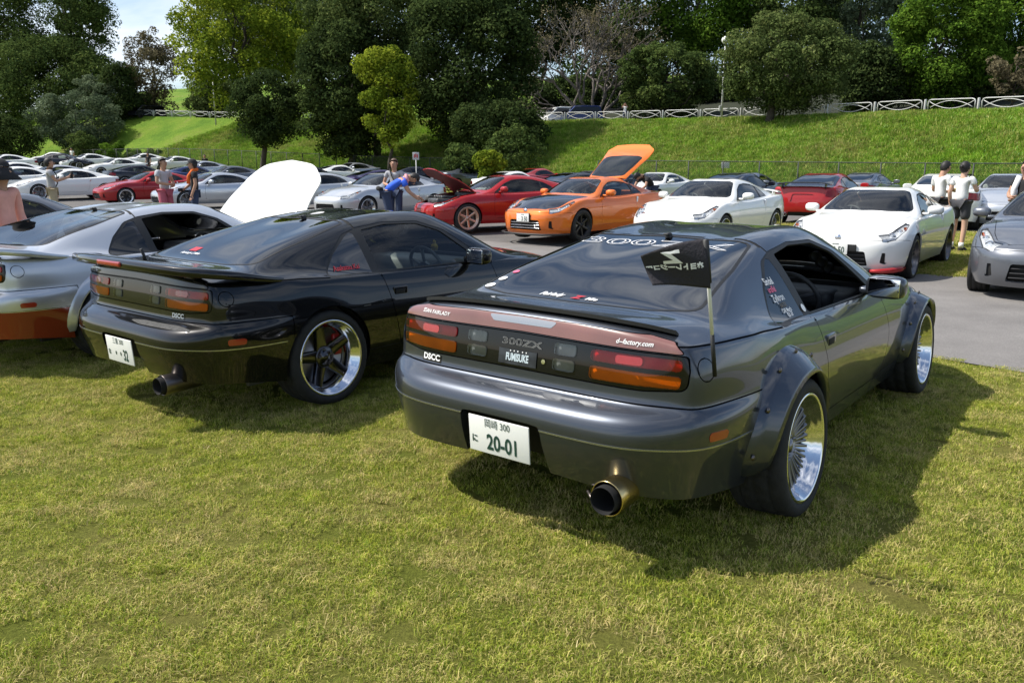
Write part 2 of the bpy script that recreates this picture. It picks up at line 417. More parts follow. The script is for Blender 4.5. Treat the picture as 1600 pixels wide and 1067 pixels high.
# ------------------------------------------------------------------ car materials
GLASS_CLEAR = glass('clear glass', (.80, .86, .83)); GLASS_DARK = glass('smoked glass', (.05, .05, .055), ior=1.65); GLASS_MID = glass('tinted glass', (.55, .60, .58)); GLASS_BLACK = glass('near black glass', (.012, .013, .017), ior=2.1)
RUBBER = mat('black rubber trim', (.012, .012, .012), .55)
def tyre_mat():
    return mat('tyre rubber', (.018, .018, .018), .82, var=.25, vscale=30, bump=.25, bscale=140)
def lens_mat(name, col, var=.45):
    """moulded lamp plastic: fine ribs and cloudy depth under a clear face"""
    m, t, b = new_mat(name); o = t.nodes.new('ShaderNodeTexCoord'); w = t.nodes.new('ShaderNodeTexWave'); w.wave_type = 'BANDS'; w.bands_direction = 'X'; w.inputs['Scale'].default_value = 62; w.inputs['Distortion'].default_value = .3; t.links.new(o.outputs['Object'], w.inputs['Vector'])
    n = t.nodes.new('ShaderNodeTexNoise'); n.inputs['Scale'].default_value = 7; n.inputs['Detail'].default_value = 3; t.links.new(o.outputs['Object'], n.inputs['Vector'])
    mm = t.nodes.new('ShaderNodeMath'); mm.operation = 'MULTIPLY_ADD'; mm.inputs[1].default_value = .22; t.links.new(w.outputs['Fac'], mm.inputs[0]); t.links.new(n.outputs[0], mm.inputs[2])
    mr = t.nodes.new('ShaderNodeMapRange'); mr.inputs[1].default_value = .35; mr.inputs[2].default_value = 1.; mr.inputs[3].default_value = 1-var; mr.inputs[4].default_value = 1+var; t.links.new(mm.outputs[0], mr.inputs[0])
    h = t.nodes.new('ShaderNodeHueSaturation'); h.inputs['Color'].default_value = (*col, 1); t.links.new(mr.outputs[0], h.inputs['Value']); t.links.new(h.outputs[0], b.inputs['Base Color'])
    bp = t.nodes.new('ShaderNodeBump'); bp.inputs['Strength'].default_value = .15; bp.inputs['Distance'].default_value = .003; t.links.new(w.outputs['Fac'], bp.inputs['Height']); t.links.new(bp.outputs[0], b.inputs['Normal'])
    b.inputs['Roughness'].default_value = .25; b.inputs['Coat Weight'].default_value = 1.; b.inputs['Coat Roughness'].default_value = .01; return m
CHROME = mat('polished metal', (.78, .78, .80), .10, 1.0)
DEFAULT_ROLES = dict(paint=None, bumper=None, hood=None, black=mat('underbody black', (.006, .006, .006), .8), rubber=RUBBER, tyre=tyre_mat(), lip=CHROME, spoke=mat('gunmetal spoke', (.10, .10, .105), .25, 1.0),
    disc=mat('brake disc steel', (.32, .31, .30), .35, 1.0), caliper=mat('brake caliper grey', (.12, .12, .12), .4, .3), clear=GLASS_CLEAR, rear_glass=GLASS_DARK, side_glass=GLASS_MID, quarter_glass=GLASS_DARK, mirror_body=None, chrome=mat('mirror glass', (.85, .87, .9), .01, 1.0),
    red_lens=glass('red lens', (.80, .09, .10)), brake_lens=lens_mat('bright red lens', (.34, .008, .010), .12), amber_lens=glass('amber lens', (.97, .40, .03)), clear_lens=glass('clear lens', (.75, .77, .77)), lamp_back=lens_mat('ribbed lamp back', (.80, .80, .80), .25), lamp_dim=lens_mat('dim lamp back', (.30, .31, .31), .6),
    tail_black=mat('gloss black panel', (.004, .004, .005), .25, coat=.8, spec=.05), garnish=mat('faded red garnish', (.19, .080, .066), .30, coat=.9, var=.12, vscale=6), high_brake=mat('silver lens', (.35, .36, .38), .2, .5, coat=1.), reflector=mat('orange red reflector', (.35, .035, .015), .2, coat=.8),
    cabin=mat('dark cabin lining', (.018, .018, .019), .8), dash=mat('dashboard plastic', (.05, .05, .052), .55), seat=mat('seat fabric', (.016, .016, .018), .85, bump=.2), white=mat('white plate', (.80, .80, .76), .4), green=mat('plate green', (.012, .05, .035), .5), decal=mat('white decal', (.82, .82, .82), .45), pink=mat('pink decal', (.75, .12, .22), .45), red=mat('red decal', (.5, .02, .03), .4), lamp=None, hatch=None, lower=None, trim=mat('ledge glint strip', (.42, .43, .45), .22, .9), slat=mat('grille slat', (.02, .02, .022), .4), handle=mat('satin aluminium', (.6, .6, .61), .3, 1.), lamp_glass=glass('lamp cover', (.9, .92, .93)), lamp_in=mat('lamp reflector', (.75, .76, .78), .30, .35, var=.4, vscale=40), hood_in=mat('unpainted inner panel', (.02, .018, .018), .7))  # trim: bright metal colour that paints the sky highlight of the bumper ledge
PAINT = dict(
    grey=paint('gunmetal grey paint', (.060, .068, .084), .75, .33, .004), black=paint('black paint', (.003, .0032, .004), .0, .3, .003), silver=paint('silver paint', (.58, .60, .63), .7, .34), white=paint('white paint', (.80, .80, .77), 0., .35, .02),
    orange=paint('orange paint', (.72, .17, .025), .15, .4, .02), red=paint('red paint', (.36, .014, .016), .1, .35, .02), blue=paint('dark blue paint', (.02, .035, .12), .4, .35), purple=paint('purple paint', (.035, .025, .085), .4, .35), navy=paint('black blue paint', (.008, .009, .016), .2, .35), dgrey=paint('dark silver paint', (.17, .18, .20), .7, .35), orange_red=paint('burnt orange paint', (.25, .034, .012), .1, .4), lgrey=paint('pale silver paint', (.55, .56, .57), .6, .36))
def roles(p, **kw):
    d = dict(paint=PAINT[p], bumper=PAINT[p], lower=PAINT[p], hood=PAINT[p], hatch=PAINT[p], mirror_body=PAINT[p]); d.update(kw); return d
# ------------------------------------------------------------------ the wide low hatchback coupe with the full width tail lamp panel
CAR = {}
def make_wheel(kind, rt=.318, w=.24, rr=.245, dish=.05, n=48):
    """wheel centred on the origin, outer face at +x; returns parts (name, mesh, role)"""
    out = []; h = w/2
    t = MB(); sh = .022; nt_ = 144 if n >= 64 else n
    t.lathe([(-h*.8, rr), (-h*.98, rr+.012), (-h, (rr+rt)/2), (-h*.96, rt-sh*.9), (-h*.86, rt-.004), (-h*.55, rt), (-h*.5, rt-.009), (-h*.45, rt), (0-.012, rt), (0, rt-.009), (.012, rt), (h*.45, rt), (h*.5, rt-.009), (h*.55, rt),
             (h*.86, rt-.004), (h*.96, rt-sh*.9), (h, (rr+rt)/2), (h*.98, rr+.012), (h*.8, rr)], nt_)
    if n >= 64:
        kp = 19
        for i, v in enumerate(t.V):
            sg_, q_ = divmod(i, kp)
            if 3 < q_ < 15 and ((sg_*2+abs(q_-9)*2) % 12) < 2: f_ = (rt-.007)/math.hypot(v[1], v[2]); t.V[i] = (v[0], v[1]*f_, v[2]*f_)
    out.append(('tyre', t.mesh('tyre'), 'tyre'))
    b = MB(); f = h*.97
    b.lathe([(f-.006, rr+.010), (f, rr+.006), (f, rr-.004), (f-.008, rr-.010), (f-.02, rr-.016), (f-dish*.6, rr-.024), (f-dish, rr-.03), (f-dish-.01, rr-.045), (-h*.9, rr-.05)], n)
    out.append(('rim', b.mesh('rim'), 'lip'))
    s = MB(); ys = f-dish-.005; ro = rr-.028
    def spoke(a, wi, wo, z0, z1, r0, r1, dz=.022):
        M = Matrix.Rotation(a, 4, 'X'); V = []
        sec = 7
        for k in range(sec):
            q = k/(sec-1); r = r0+(r1-r0)*q; hw = (wi+(wo-wi)*q)/2; x = z0+(z1-z0)*(q**1.5)
            V += [(x-dz, -hw, r), (x-.003, -hw, r), (x, -hw*.85, r), (x, hw*.85, r), (x-.003, hw, r), (x-dz, hw, r)]
        F = [];
        for k in range(sec-1):
            for q in range(5): F.append((k*6+q, k*6+q+1, (k+1)*6+q+1, (k+1)*6+q))
        s.add([tuple(M @ Vector(v)) for v in V], F, True)
    if kind == 'five':
        for k in range(5): spoke(2*math.pi*k/5+.2, .085, .062, ys-.035, ys, .045, ro, .035)
    elif kind == 'six':
        for k in range(6): spoke(2*math.pi*k/6+.1, .055, .045, ys-.02, ys, .045, ro, .03)
    elif kind == 'mesh':
        for k in range(24): spoke(2*math.pi*k/24, .016, .012, ys-.03, ys-.005, .07, ro, .012)
        for k in range(24): spoke(2*math.pi*(k+.5)/24, .010, .010, ys-.03, ys-.012, .07, ro, .010)
    else:
        for k in range(5):
            for q in (-.13, .13): spoke(2*math.pi*k/5+q, .03, .028, ys-.01, ys, .05, ro, .03)
    s.lathe([(ys-.05, .078), (ys-.028, .075), (ys-.022, .066), (ys-.024, .034), (ys-.012, .030), (ys-.010, .0)], 24)
    for k in range(5):
        a = 2*math.pi*k/5+.5; s.lathe([(ys-.03, .009), (ys-.012, .009), (ys-.012, 0)], 6, c=(0, .05*math.cos(a), .05*math.sin(a)))
    out.append(('spokes', s.mesh('spokes'), 'spoke'))
    d = MB(); d.lathe([(ys-.10, rr*.74), (ys-.085, rr*.74), (ys-.085, .06), (ys-.06, .06)], 32); out.append(('brake_disc', d.mesh('brake_disc'), 'disc'))
    c = MB(); c.box((ys-.088, .145, .06), (.05, .07, .15), .015); out.append(('brake_caliper', c.mesh('brake_caliper'), 'caliper'))
    k = MB(); k.lathe([(-h*.9, rr-.05), (-h*.5, rr-.06), (-h*.5, 0)], 24); out.append(('inner_barrel', k.mesh('inner_barrel'), 'black'))
    return out
def add_wheels(pr, parts, wb, xo, xf=None, zc=.318, w=.24, camber=0.):
    """xo: outer face of the tyre from the middle line"""
    for y, x in ((0, xo), (wb, xf or xo)):
        for s in (1, -1):
            h = w/2; M = Matrix.Translation((s*(x-h), y, zc)) @ Matrix.Rotation(R(camber)*-s, 4, 'Y') @ (Matrix.Identity(4) if s > 0 else Matrix.Rotation(math.pi, 4, 'Z'))
            root = pr.add('wheel', parts[0][1], parts[0][2], None, M)
            for (n, me, r) in parts[1:]: pr.add(n, me, r, root)

def interior(pr, x=.70, y0=-.55, y1=2.05, zb=.80, dash=1.62, zd=.84, wheel=(.36, 1.38, .77), seat_y=.72, shelf=.78):
    m = MB()
    m.add([(-x, y0, .24), (x, y0, .24), (x, y1, .24), (-x, y1, .24)], [(0, 1, 2, 3)], False)
    for s in (-1, 1): m.box((s*(x+.02), (y0+y1)/2, (zb+.22)/2), (.03, y1-y0, zb-.22))
    m.box((0, y1, .52), (2*x, .03, .60)); m.box((0, y0/2+.05, shelf-.03), (2*x, abs(y0)+.35, .05)); m.box((0, .2, .52), (2*x, .04, .5))
    m.box((0, 1.05, .40), (.22, 1.5, .26), .04)
    pr.add('cabin_lining', m.mesh('cabin_lining'), 'cabin')
    d = MB(); d.box((0, dash+.22, zd-.16), (2*x-.02, .56, .30), .08, seg=3); d.box((wheel[0], dash-.02, zd-.05), (.40, .22, .12), .05, seg=3)
    pr.add('dashboard', d.mesh('dashboard'), 'dash')
    for s in (-1, 1):
        q = MB(); q.box((s*.36, seat_y+.22, .42), (.50, .52, .16), .06, seg=3)
        M = Matrix.Translation((s*.36, seat_y-.06, .66)) @ Matrix.Rotation(R(20), 4, 'X')
        q.box((0, 0, 0), (.50, .14, .52), .06, M, 3); q.box((0, -.02, .33), (.27, .10, .17), .045, M, 3)
        pr.add('seat', q.mesh('seat'), 'seat')
    s = MB(); M = Matrix.Translation(wheel) @ Matrix.Rotation(R(-68), 4, 'X')
    ring = [tuple(M @ Vector((.18*math.cos(a), .18*math.sin(a), 0))) for a in np.linspace(0, 2*math.pi, 28, endpoint=False)]
    s.tube(ring, .015, 8, True)
    for a in (R(200), R(-20), R(270)): s.tube([tuple(M @ Vector((0, 0, -.02))), tuple(M @ Vector((.17*math.cos(a), .17*math.sin(a), 0)))], .014, 6)
    s.lathe([(-.03, .06), (.0, .055), (.012, .0)], 14, 'z', M=M)
    pr.add('steering_wheel', s.mesh('steering_wheel'), 'dash')

def z32_shell():
    global CREASE_LEVELS
    ys = [-.755, -.58, -.38, -.16, .1, .35, .6, .85, 1.1, 1.35, 1.6, 1.85, 2.1, 2.3, 2.57, 2.82, 3.02, 3.17]
    W = lambda y: pinterp(y, [-.755, -.60, -.38, 0, .5, 1.2, 1.9, 2.57, 2.85, 3.02, 3.17], [.832, .870, .890, .898, .884, .880, .882, .886, .862, .822, .765])
    zk = [([-.7, -.3, 0, 2.3, 3.17], v) for v in ([.285, .225, .19, .185, .20], [.385, .355, .33, .33, .30], [.50, .49, .48, .46, .40], [.602, .598, .595, .565, .475], [.660, .662, .67, .645, .53], [.785, .775, .765, .715, .58])]
    zs = lambda y: pinterp(y, [-.7, -.2, .5, 1.2, 1.7, 2.1, 2.57, 2.85, 3.17], [.886, .864, .833, .822, .812, .795, .757, .70, .625])
    dx = [.065, .022, .004, 0., .014, .038, .078]
    K = 7; side = []
    for k in range(K):
        row = []
        for y in ys:
            z = float(zs(y)) if k == 6 else float(pinterp(y, *zk[k]))
            x = float(W(y)) - dx[k]
            if k in (2, 3) and y < -.3: x += .010*min(1, (-.3-y)/.2)
            if k == 4 and y < -.5: x -= .012
            if k == 0 and y < -.2: x += .022*min(1, (-.2-y)/.3)
            row.append((x, y, z))
        side.append(row)
    cy = [-.925, -.958, -.988, -.962, -.868, -.848, -.805]; cz = [.312, .39, .505, .603, .652, .775, .945]
    fr = [0, .38, .70, .90, 1.0]; rear = []; front = []
    for k in range(K):
        xc, yc, zc = side[k][0]; row = []
        for f in fr:
            t = f**6; z = cz[k]+(zc-cz[k])*(f**3 if k == 6 else f**2); row.append((xc*f, cy[k]+(yc-cy[k])*t, z))
        rear.append(row)
    fy = [3.40, 3.455, 3.50, 3.505, 3.49, 3.465, 3.42]; fz = [.20, .29, .385, .455, .51, .55, .60]
    for k in range(K):
        xc, yc, zc = side[k][-1]; row = []
        for f in fr: row.append((xc*f, fy[k]+(yc-fy[k])*f**3.2, fz[k]+(zc-fz[k])*f**2))
        front.append(row)
    #       centre(y,z)   mid(x,y,z)       rail(x,y,z)       belt(x,y,z)
    L = [None,
         (-.60, .955, .32, -.59, .953, .59, -.57, .942, .715, -.555, .918),
         (-.42, .962, .32, -.415, .961, .595, -.40, .955, .716, -.39, .920),
         (-.14, 1.048, .31, -.14, 1.045, .575, -.15, 1.033, .715, -.155, .922),
         (.14, 1.122, .31, .14, 1.117, .560, .13, 1.088, .735, .105, .893),
         (.42, 1.182, .305, .42, 1.175, .550, .39, 1.130, .757, .355, .866),
         (.68, 1.216, .30, .67, 1.208, .545, .63, 1.160, .772, .60, .853),
         (.90, 1.232, .30, .89, 1.224, .543, .86, 1.176, .782, .85, .846),
         (1.12, 1.235, .30, 1.11, 1.227, .543, 1.09, 1.178, .788, 1.10, .840),
         (1.40, 1.214, .30, 1.385, 1.206, .552, 1.31, 1.162, .793, 1.35, .835),
         (1.72, 1.113, .325, 1.70, 1.102, .612, 1.56, 1.070, .795, 1.60, .829),
         (2.03, .985, .345, 2.00, .975, .675, 1.82, .950, .792, 1.84, .824),
         (2.29, .874, .36, 2.25, .868, .690, 2.07, .852, .775, 2.09, .815),
         (2.47, .846, .36, 2.43, .842, .670, 2.33, .822, .765, 2.31, .797),
         (2.72, .806, .35, 2.69, .803, .620, 2.62, .787, .735, 2.59, .768),
         (2.96, .755, .33, 2.93, .752, .570, 2.87, .735, .695, 2.84, .717),
         (3.19, .694, .30, 3.16, .691, .510, 3.09, .672, .630, 3.05, .655),
         None]
    lid = []
    for j, r in enumerate(L):
        if r is None: lid.append([None]*5); continue
        lid.append([(0., r[0], r[1]), (r[2], r[3], r[4]), (r[5], r[6], r[7]), (r[8], r[9], r[10]), None])
    CREASE_LEVELS = [(4, .35, 0, 2), (6, .45, 0, 3)]
    return fit_cage(*box_cage(side, rear, front, lid), level=3)

def z32_proto():
    V, F, N = z32_shell(); bvh = BVHTree.FromPolygons([tuple(v) for v in V], F); S = Shell(V, F, N)
    wb = 2.57; pr = Proto(); pr.bvh = bvh
    up = lambda C, Nn, l: (l == 'body') & (Nn[:, 2] > .25)
    sidef = lambda C, Nn, l: (l == 'body') & (np.abs(C[:, 0]) > .45)
    rearf = lambda C, Nn, l: (l == 'body') & (C[:, 1] < -.6) & (Nn[:, 1] < -.2)
    S.refine(lambda C, Nn, l: (C[:, 1] < -.60) & (C[:, 2] > .66) & (C[:, 2] < .955) & (Nn[:, 1] < -.3), 2)
    # wheel openings
    for yc, r in ((0., .350), (wb, .350)):
        cir = [(yc+r*math.cos(a), .325+r*math.sin(a)) for a in np.linspace(0, 2*math.pi, 40, endpoint=False)]
        S.region(cir, SIDE, '_hole', lambda C, Nn, l: (l == 'body') & (np.abs(C[:, 0]) > .60) & (C[:, 2] < .8))
    # glass
    qw = rpoly([(.075, .858), (.475, .848), (.475, 1.128), (.40, 1.098), (.22, .985)], [.015, .02, .02, .05, .2])
    dw = rpoly([(.545, .850), (1.60, .838), (1.60, .86), (1.33, 1.085), (1.12, 1.150), (.80, 1.158), (.555, 1.128)], [.02, .01, .02, .15, .1, .1, .02])
    ws = mpoly([(.0, 2.235), (.36, 2.19), (.60, 2.06), (.655, 1.93), (.515, 1.40), (.30, 1.455), (.0, 1.475)], [.01, .1, .06, .05, .06, .1, .01])
    rg = mpoly([(.0, -.475), (.40, -.455), (.615, -.385), (.555, .10), (.485, .475), (.30, .505), (.0, .515)], [.01, .1, .09, .3, .04, .1, .01])
    S.region(ws, TOP, 'windscreen', up, .012, 'seal'); S.region(rg, TOP, 'rear_window', up, .014, 'seal')
    # the dark band that carries both side windows, then the panes themselves
    band = rpoly([(.05, .846), (1.70, .828), (1.69, .85), (1.37, 1.093), (1.14, 1.166), (.80, 1.174), (.53, 1.146), (.37, 1.105), (.20, .993)], [.02, .01, .01, .15, .1, .1, .1, .1, .2])
    inb = lambda C, Nn, l: (l == 'band')
    S.region(band, SIDE, 'band', sidef)
    S.region(qw, SIDE, 'quarter_window', inb); S.region(dw, SIDE, 'side_window', inb)
    # tail
    tp = mpoly([(.0, .712), (.60, .710), (.768, .725), (.772, .800), (.760, .857), (.0, .866)], [.01, .02, .07, .05, .02, .01])
    S.region(tp, END, 'tail_panel', rearf, gap=.0025)
    ga = mpoly([(.0, .872), (.755, .862), (.70, .904), (.60, .922), (.30, .934), (.0, .936)], [.01, .01, .05, .06, .1, .01])
    S.region(ga, END, 'garnish', rearf, gap=.002)
    cb = mpoly([(.0, .902), (.155, .902), (.185, .928), (.0, .931)], .006); S.region(cb, END, 'high_brake_light', lambda C, Nn, l: l == 'garnish')
    intp = lambda C, Nn, l: (l == 'tail_panel')
    for s in (1, -1):
        mk = lambda pts, r: rpoly([(s*x, z) for x, z in pts], r)
        S.region(mk([(.365, .800), (.745, .797), (.742, .842), (.365, .847)], .018), END, 'red_lens', intp)
        S.region(mk([(.365, .728), (.738, .730), (.745, .778), (.365, .782)], .016), END, 'amber_lens', intp)
        S.region(mk([(.185, .800), (.292, .800), (.292, .848), (.185, .848)], .014), END, 'reverse_lens', intp)
        S.region(mk([(.182, .736), (.289, .736), (.289, .784), (.182, .784)], .014), END, 'reverse_lens', intp)
        S.region(mk([(.478, .805), (.592, .805), (.592, .838), (.478, .838)], .014), END, 'brake_lens', lambda C, Nn, l: l == 'red_lens')
    # joints and panels
    low = lambda C, Nn, l: (l == 'body')
    S.region([(-3, -1), (-3, .655), (-.80, .657), (-.30, .652), (-.30, -1)], SIDE, 'rear_bumper', lambda C, Nn, l: (l == 'body') & (C[:, 1] < -.2), gap=.003)
    rec = mpoly([(0, .1), (.245, .1), (.215, .525), (0, .527)], [.001, .001, .03, .001])
    S.region(rec, END, 'recess', lambda C, Nn, l: (l == 'rear_bumper') & (C[:, 1] < -.6))
    S.line([(-3, -1), (-3, .507), (-.9, .507), (-.60, .500), (-.2, .496), (-.2, -1)], SIDE, lambda C, Nn, l: (l == 'rear_bumper') & ((C[:, 1] < -.36)), .0035, 'trim')  # bright trim line stands in for the sky-lit ledge of the bumper
    S.region([(-3, -1), (-3, .500), (-.9, .500), (-.60, .493), (-.2, .489), (-.2, -1)], SIDE, 'lower_bumper', lambda C, Nn, l: (l == 'rear_bumper'))
    S.region([(5, -1), (5, .56), (3.0, .565), (2.86, .50), (2.86, -1)], SIDE, 'front_bumper', lambda C, Nn, l: (l == 'body') & (C[:, 1] > 2.6), gap=.003)
    door = rpoly([(.525, .842), (.575, .60), (.66, .305), (1.765, .285), (1.80, .50), (1.745, .823)], [.01, .2, .05, .04, .2, .01])
    S.region(door, SIDE, 'door', lambda C, Nn, l: (l == 'body') & (np.abs(C[:, 0]) > .5) & (C[:, 1] > .3) & (C[:, 1] < 2.2), gap=.003)
    S.line([(-.80, 1.4), (-.80, .892), (-.2, .868), (.07, .850), (.07, 1.4)], SIDE, lambda C, Nn, l: (l == 'body') & (C[:, 2] < .91) & (C[:, 1] < .06) & (np.abs(C[:, 0]) > .55), .003)
    S.line([(-.5, .318), (.36, .318), (2.2, .302), (2.3, .302), (2.3, -1), (-.5, -1)], SIDE, lambda C, Nn, l: ((l == 'body')) & (C[:, 1] > .3) & (C[:, 1] < 2.24), .003, 'groove')
    hood = mpoly([(0, 3.37), (.40, 3.30), (.60, 3.10), (.685, 2.50), (.70, 2.13), (.38, 2.275), (0, 2.305)], [.01, .3, .25, .2, .03, .1, .01])
    S.region(hood, TOP, 'hood', lambda C, Nn, l: (l == 'body') & (Nn[:, 2] > .2) & (C[:, 1] > 2.0), gap=.003)
    S.region(mirror_poly([(0, .535), (.58, .50), (.58, .515), (0, .549)]), TOP, 'groove', lambda C, Nn, l: (l == 'body') & (Nn[:, 2] > .3))
    tt = mpoly([(0, .56), (.50, .55), (.50, 1.36), (0, 1.43)], .03)
    fc = [(-.708+.043*math.cos(a), .800+.045*math.sin(a)) for a in np.linspace(0, 2*math.pi, 28, endpoint=False)]
    S.region(fc, SIDE, 'fuel_flap', lambda C, Nn, l: (l == 'body') & (C[:, 0] > .6) & (Nn[:, 0] > .2), gap=.0022)
    rf = rpoly([(-.745, .505+.022), (-.635, .505+.020), (-.635, .505+.058), (-.745, .505+.060)], .014)
    S.region(rf, SIDE, 'reflector', lambda C, Nn, l: (l == 'rear_bumper') & (np.abs(C[:, 0]) > .6) & (np.abs(Nn[:, 0]) > .4))
    right = lambda i: S.V[S.F[i][0]][0] > 0
    left = lambda i: not right(i)
    pr.shell = S
    b = pr.add('body', S.extract('body', ['body'], .02), 'paint'); pr.add('joint', S.extract('joint', ['groove'], .0, -.004), 'black', b)
    pr.add('rear_bumper', S.extract('rear_bumper', ['rear_bumper'], .05), 'bumper'); rbt = pr.add('bumper_glint', S.extract('bumper_glint', ['trim'], .004, .002), 'trim'); pr.add('lower_bumper', S.extract('lower_bumper', ['lower_bumper'], .05), 'lower'); pr.add('front_bumper', S.extract('front_bumper', ['front_bumper'], .03), 'paint')  # the trim strip is the ledge's highlight put into colour
    hd = pr.add('hood', S.extract('hood', ['hood'], .02), 'hood'); pr.add('inner_panel', S.extract('inner_panel', ['hood'], 0., -.018), 'hood_in', hd)
    pr.add('windscreen', S.extract('windscreen', ['windscreen'], 0.), 'clear'); pr.add('rear_window', S.extract('rear_window', ['rear_window'], 0., -.001), 'rear_glass')
    pr.add('window_seal', S.extract('window_seal', ['seal'], .012, .0015), 'rubber', b)
    for sel in (right, left):
        d = pr.add('door', S.extract('door', ['door'], .02, 0, sel), 'paint')
        pr.add('side_window', S.extract('side_window', ['side_window'], 0., -.008, sel), 'side_glass'); pr.add('quarter_window', S.extract('quarter_window', ['quarter_window'], 0., -.003, sel), 'quarter_glass')
        pr.add('window_frame', S.extract('window_frame', ['band'], .012, -.002, sel), 'rubber')
        # door handle with its recess
        sg = 1 if sel is right else -1
        x0 = bvh.ray_cast(Vector((sg*3, .66, .70)), Vector((-sg, 0, 0)))[0].x
        m = MB(); m.box((x0-sg*.004, .665, .70), (.020, .135, .062), .009, seg=3); dh = pr.add('door_handle', m.mesh('door_handle'), 'paint', d)
        m = MB(); m.box((x0+sg*.006, .655, .694), (.006, .09, .034), .0028, seg=2); pr.add('handle_grip', m.mesh('handle_grip'), 'black', d)
        # mirror
        m = MB(); M = Matrix.Translation((sg*.915, 1.47, .885)) @ Matrix.Rotation(R(-sg*6), 4, 'Z') @ Matrix.Diagonal((.112, .075, .068, 1))
        bm = bmesh.new(); bmesh.ops.create_uvsphere(bm, u_segments=28, v_segments=16, radius=1); bm.verts.index_update()
        m.add([tuple(M @ Vector((math.copysign(abs(v.co.x)**.55, v.co.x), max(v.co.y, -.5)*1.1, math.copysign(abs(v.co.z)**.6, v.co.z)))) for v in bm.verts], [[v.index for v in f.verts] for f in bm.faces]); bm.free()
        m.box((sg*.80, 1.50, .852), (.08, .08, .05), .02); mi = pr.add('mirror', m.mesh('mirror'), 'mirror_body')
        g = MB(); g.box((0, 0, 0), (.176, .006, .104), .0025, Matrix.Translation((sg*.911, 1.4275, .885)) @ Matrix.Rotation(R(-sg*6), 4, 'Z')); pr.add('mirror_glass', g.mesh('mirror_glass'), 'chrome', mi)
        pr.add('side_reflector', S.extract('side_reflector', ['reflector'], .006, .002, sel), 'reflector')
        tl = pr.add('tail_lamp', S.extract('tail_lamp', ['red_lens'], .014, .0035, sel), 'red_lens'); pr.add('lamp_back', S.extract('lamp_back', ['red_lens'], .0, -.010, sel), 'lamp_back', tl); pr.add('brake_lamp', S.extract('brake_lamp', ['brake_lens'], .008, .005, sel), 'brake_lens')
        tl = pr.add('turn_lamp', S.extract('turn_lamp', ['amber_lens'], .014, .0035, sel), 'amber_lens'); pr.add('lamp_back', S.extract('lamp_back', ['amber_lens'], .0, -.010, sel), 'lamp_back', tl)
        for hi in (True, False):
            sl2 = lambda i: sel(i) and (S.V[S.F[i][0]][2] > .792) == hi
            tl = pr.add('reverse_lamp', S.extract('reverse_lamp', ['reverse_lens'], .016, .0035, sl2), 'clear_lens'); pr.add('lamp_back', S.extract('lamp_back', ['reverse_lens'], .0, -.012, sl2), 'lamp_dim', tl)
    pr.add('tail_panel', S.extract('tail_panel', ['tail_panel'], .012, -.003), 'tail_black'); pr.add('garnish', S.extract('garnish', ['garnish'], .01, .003), 'garnish')
    pr.add('high_brake_lamp', S.extract('high_brake_lamp', ['high_brake_light'], .01, .004), 'high_brake')
    pr.add('fuel_flap', S.extract('fuel_flap', ['fuel_flap'], .01, 0.), 'paint')
    m = MB(); m.box((0, -.82, .46), (.50, .02, .24)); m.box((0, 1.35, .30), (1.16, 3.7, .16)); m.box((0, -.62, .42), (1.3, .30, .10)); pr.add('underbody', m.mesh('underbody'), 'black')
    for y in (0, wb):
        for s in (1, -1):
            m = MB(); m.lathe([(s*.58, .352), (s*.84, .352)], 20, 'x', (0, y, .325), a0=R(-10), a1=R(190)); m.box((s*.57, y, .45), (.02, .70, .45)); pr.add('wheel_well', m.mesh('wheel_well'), 'black')
    interior(pr, dash=1.74, zd=.80, wheel=(.36, 1.46, .76))
    return pr
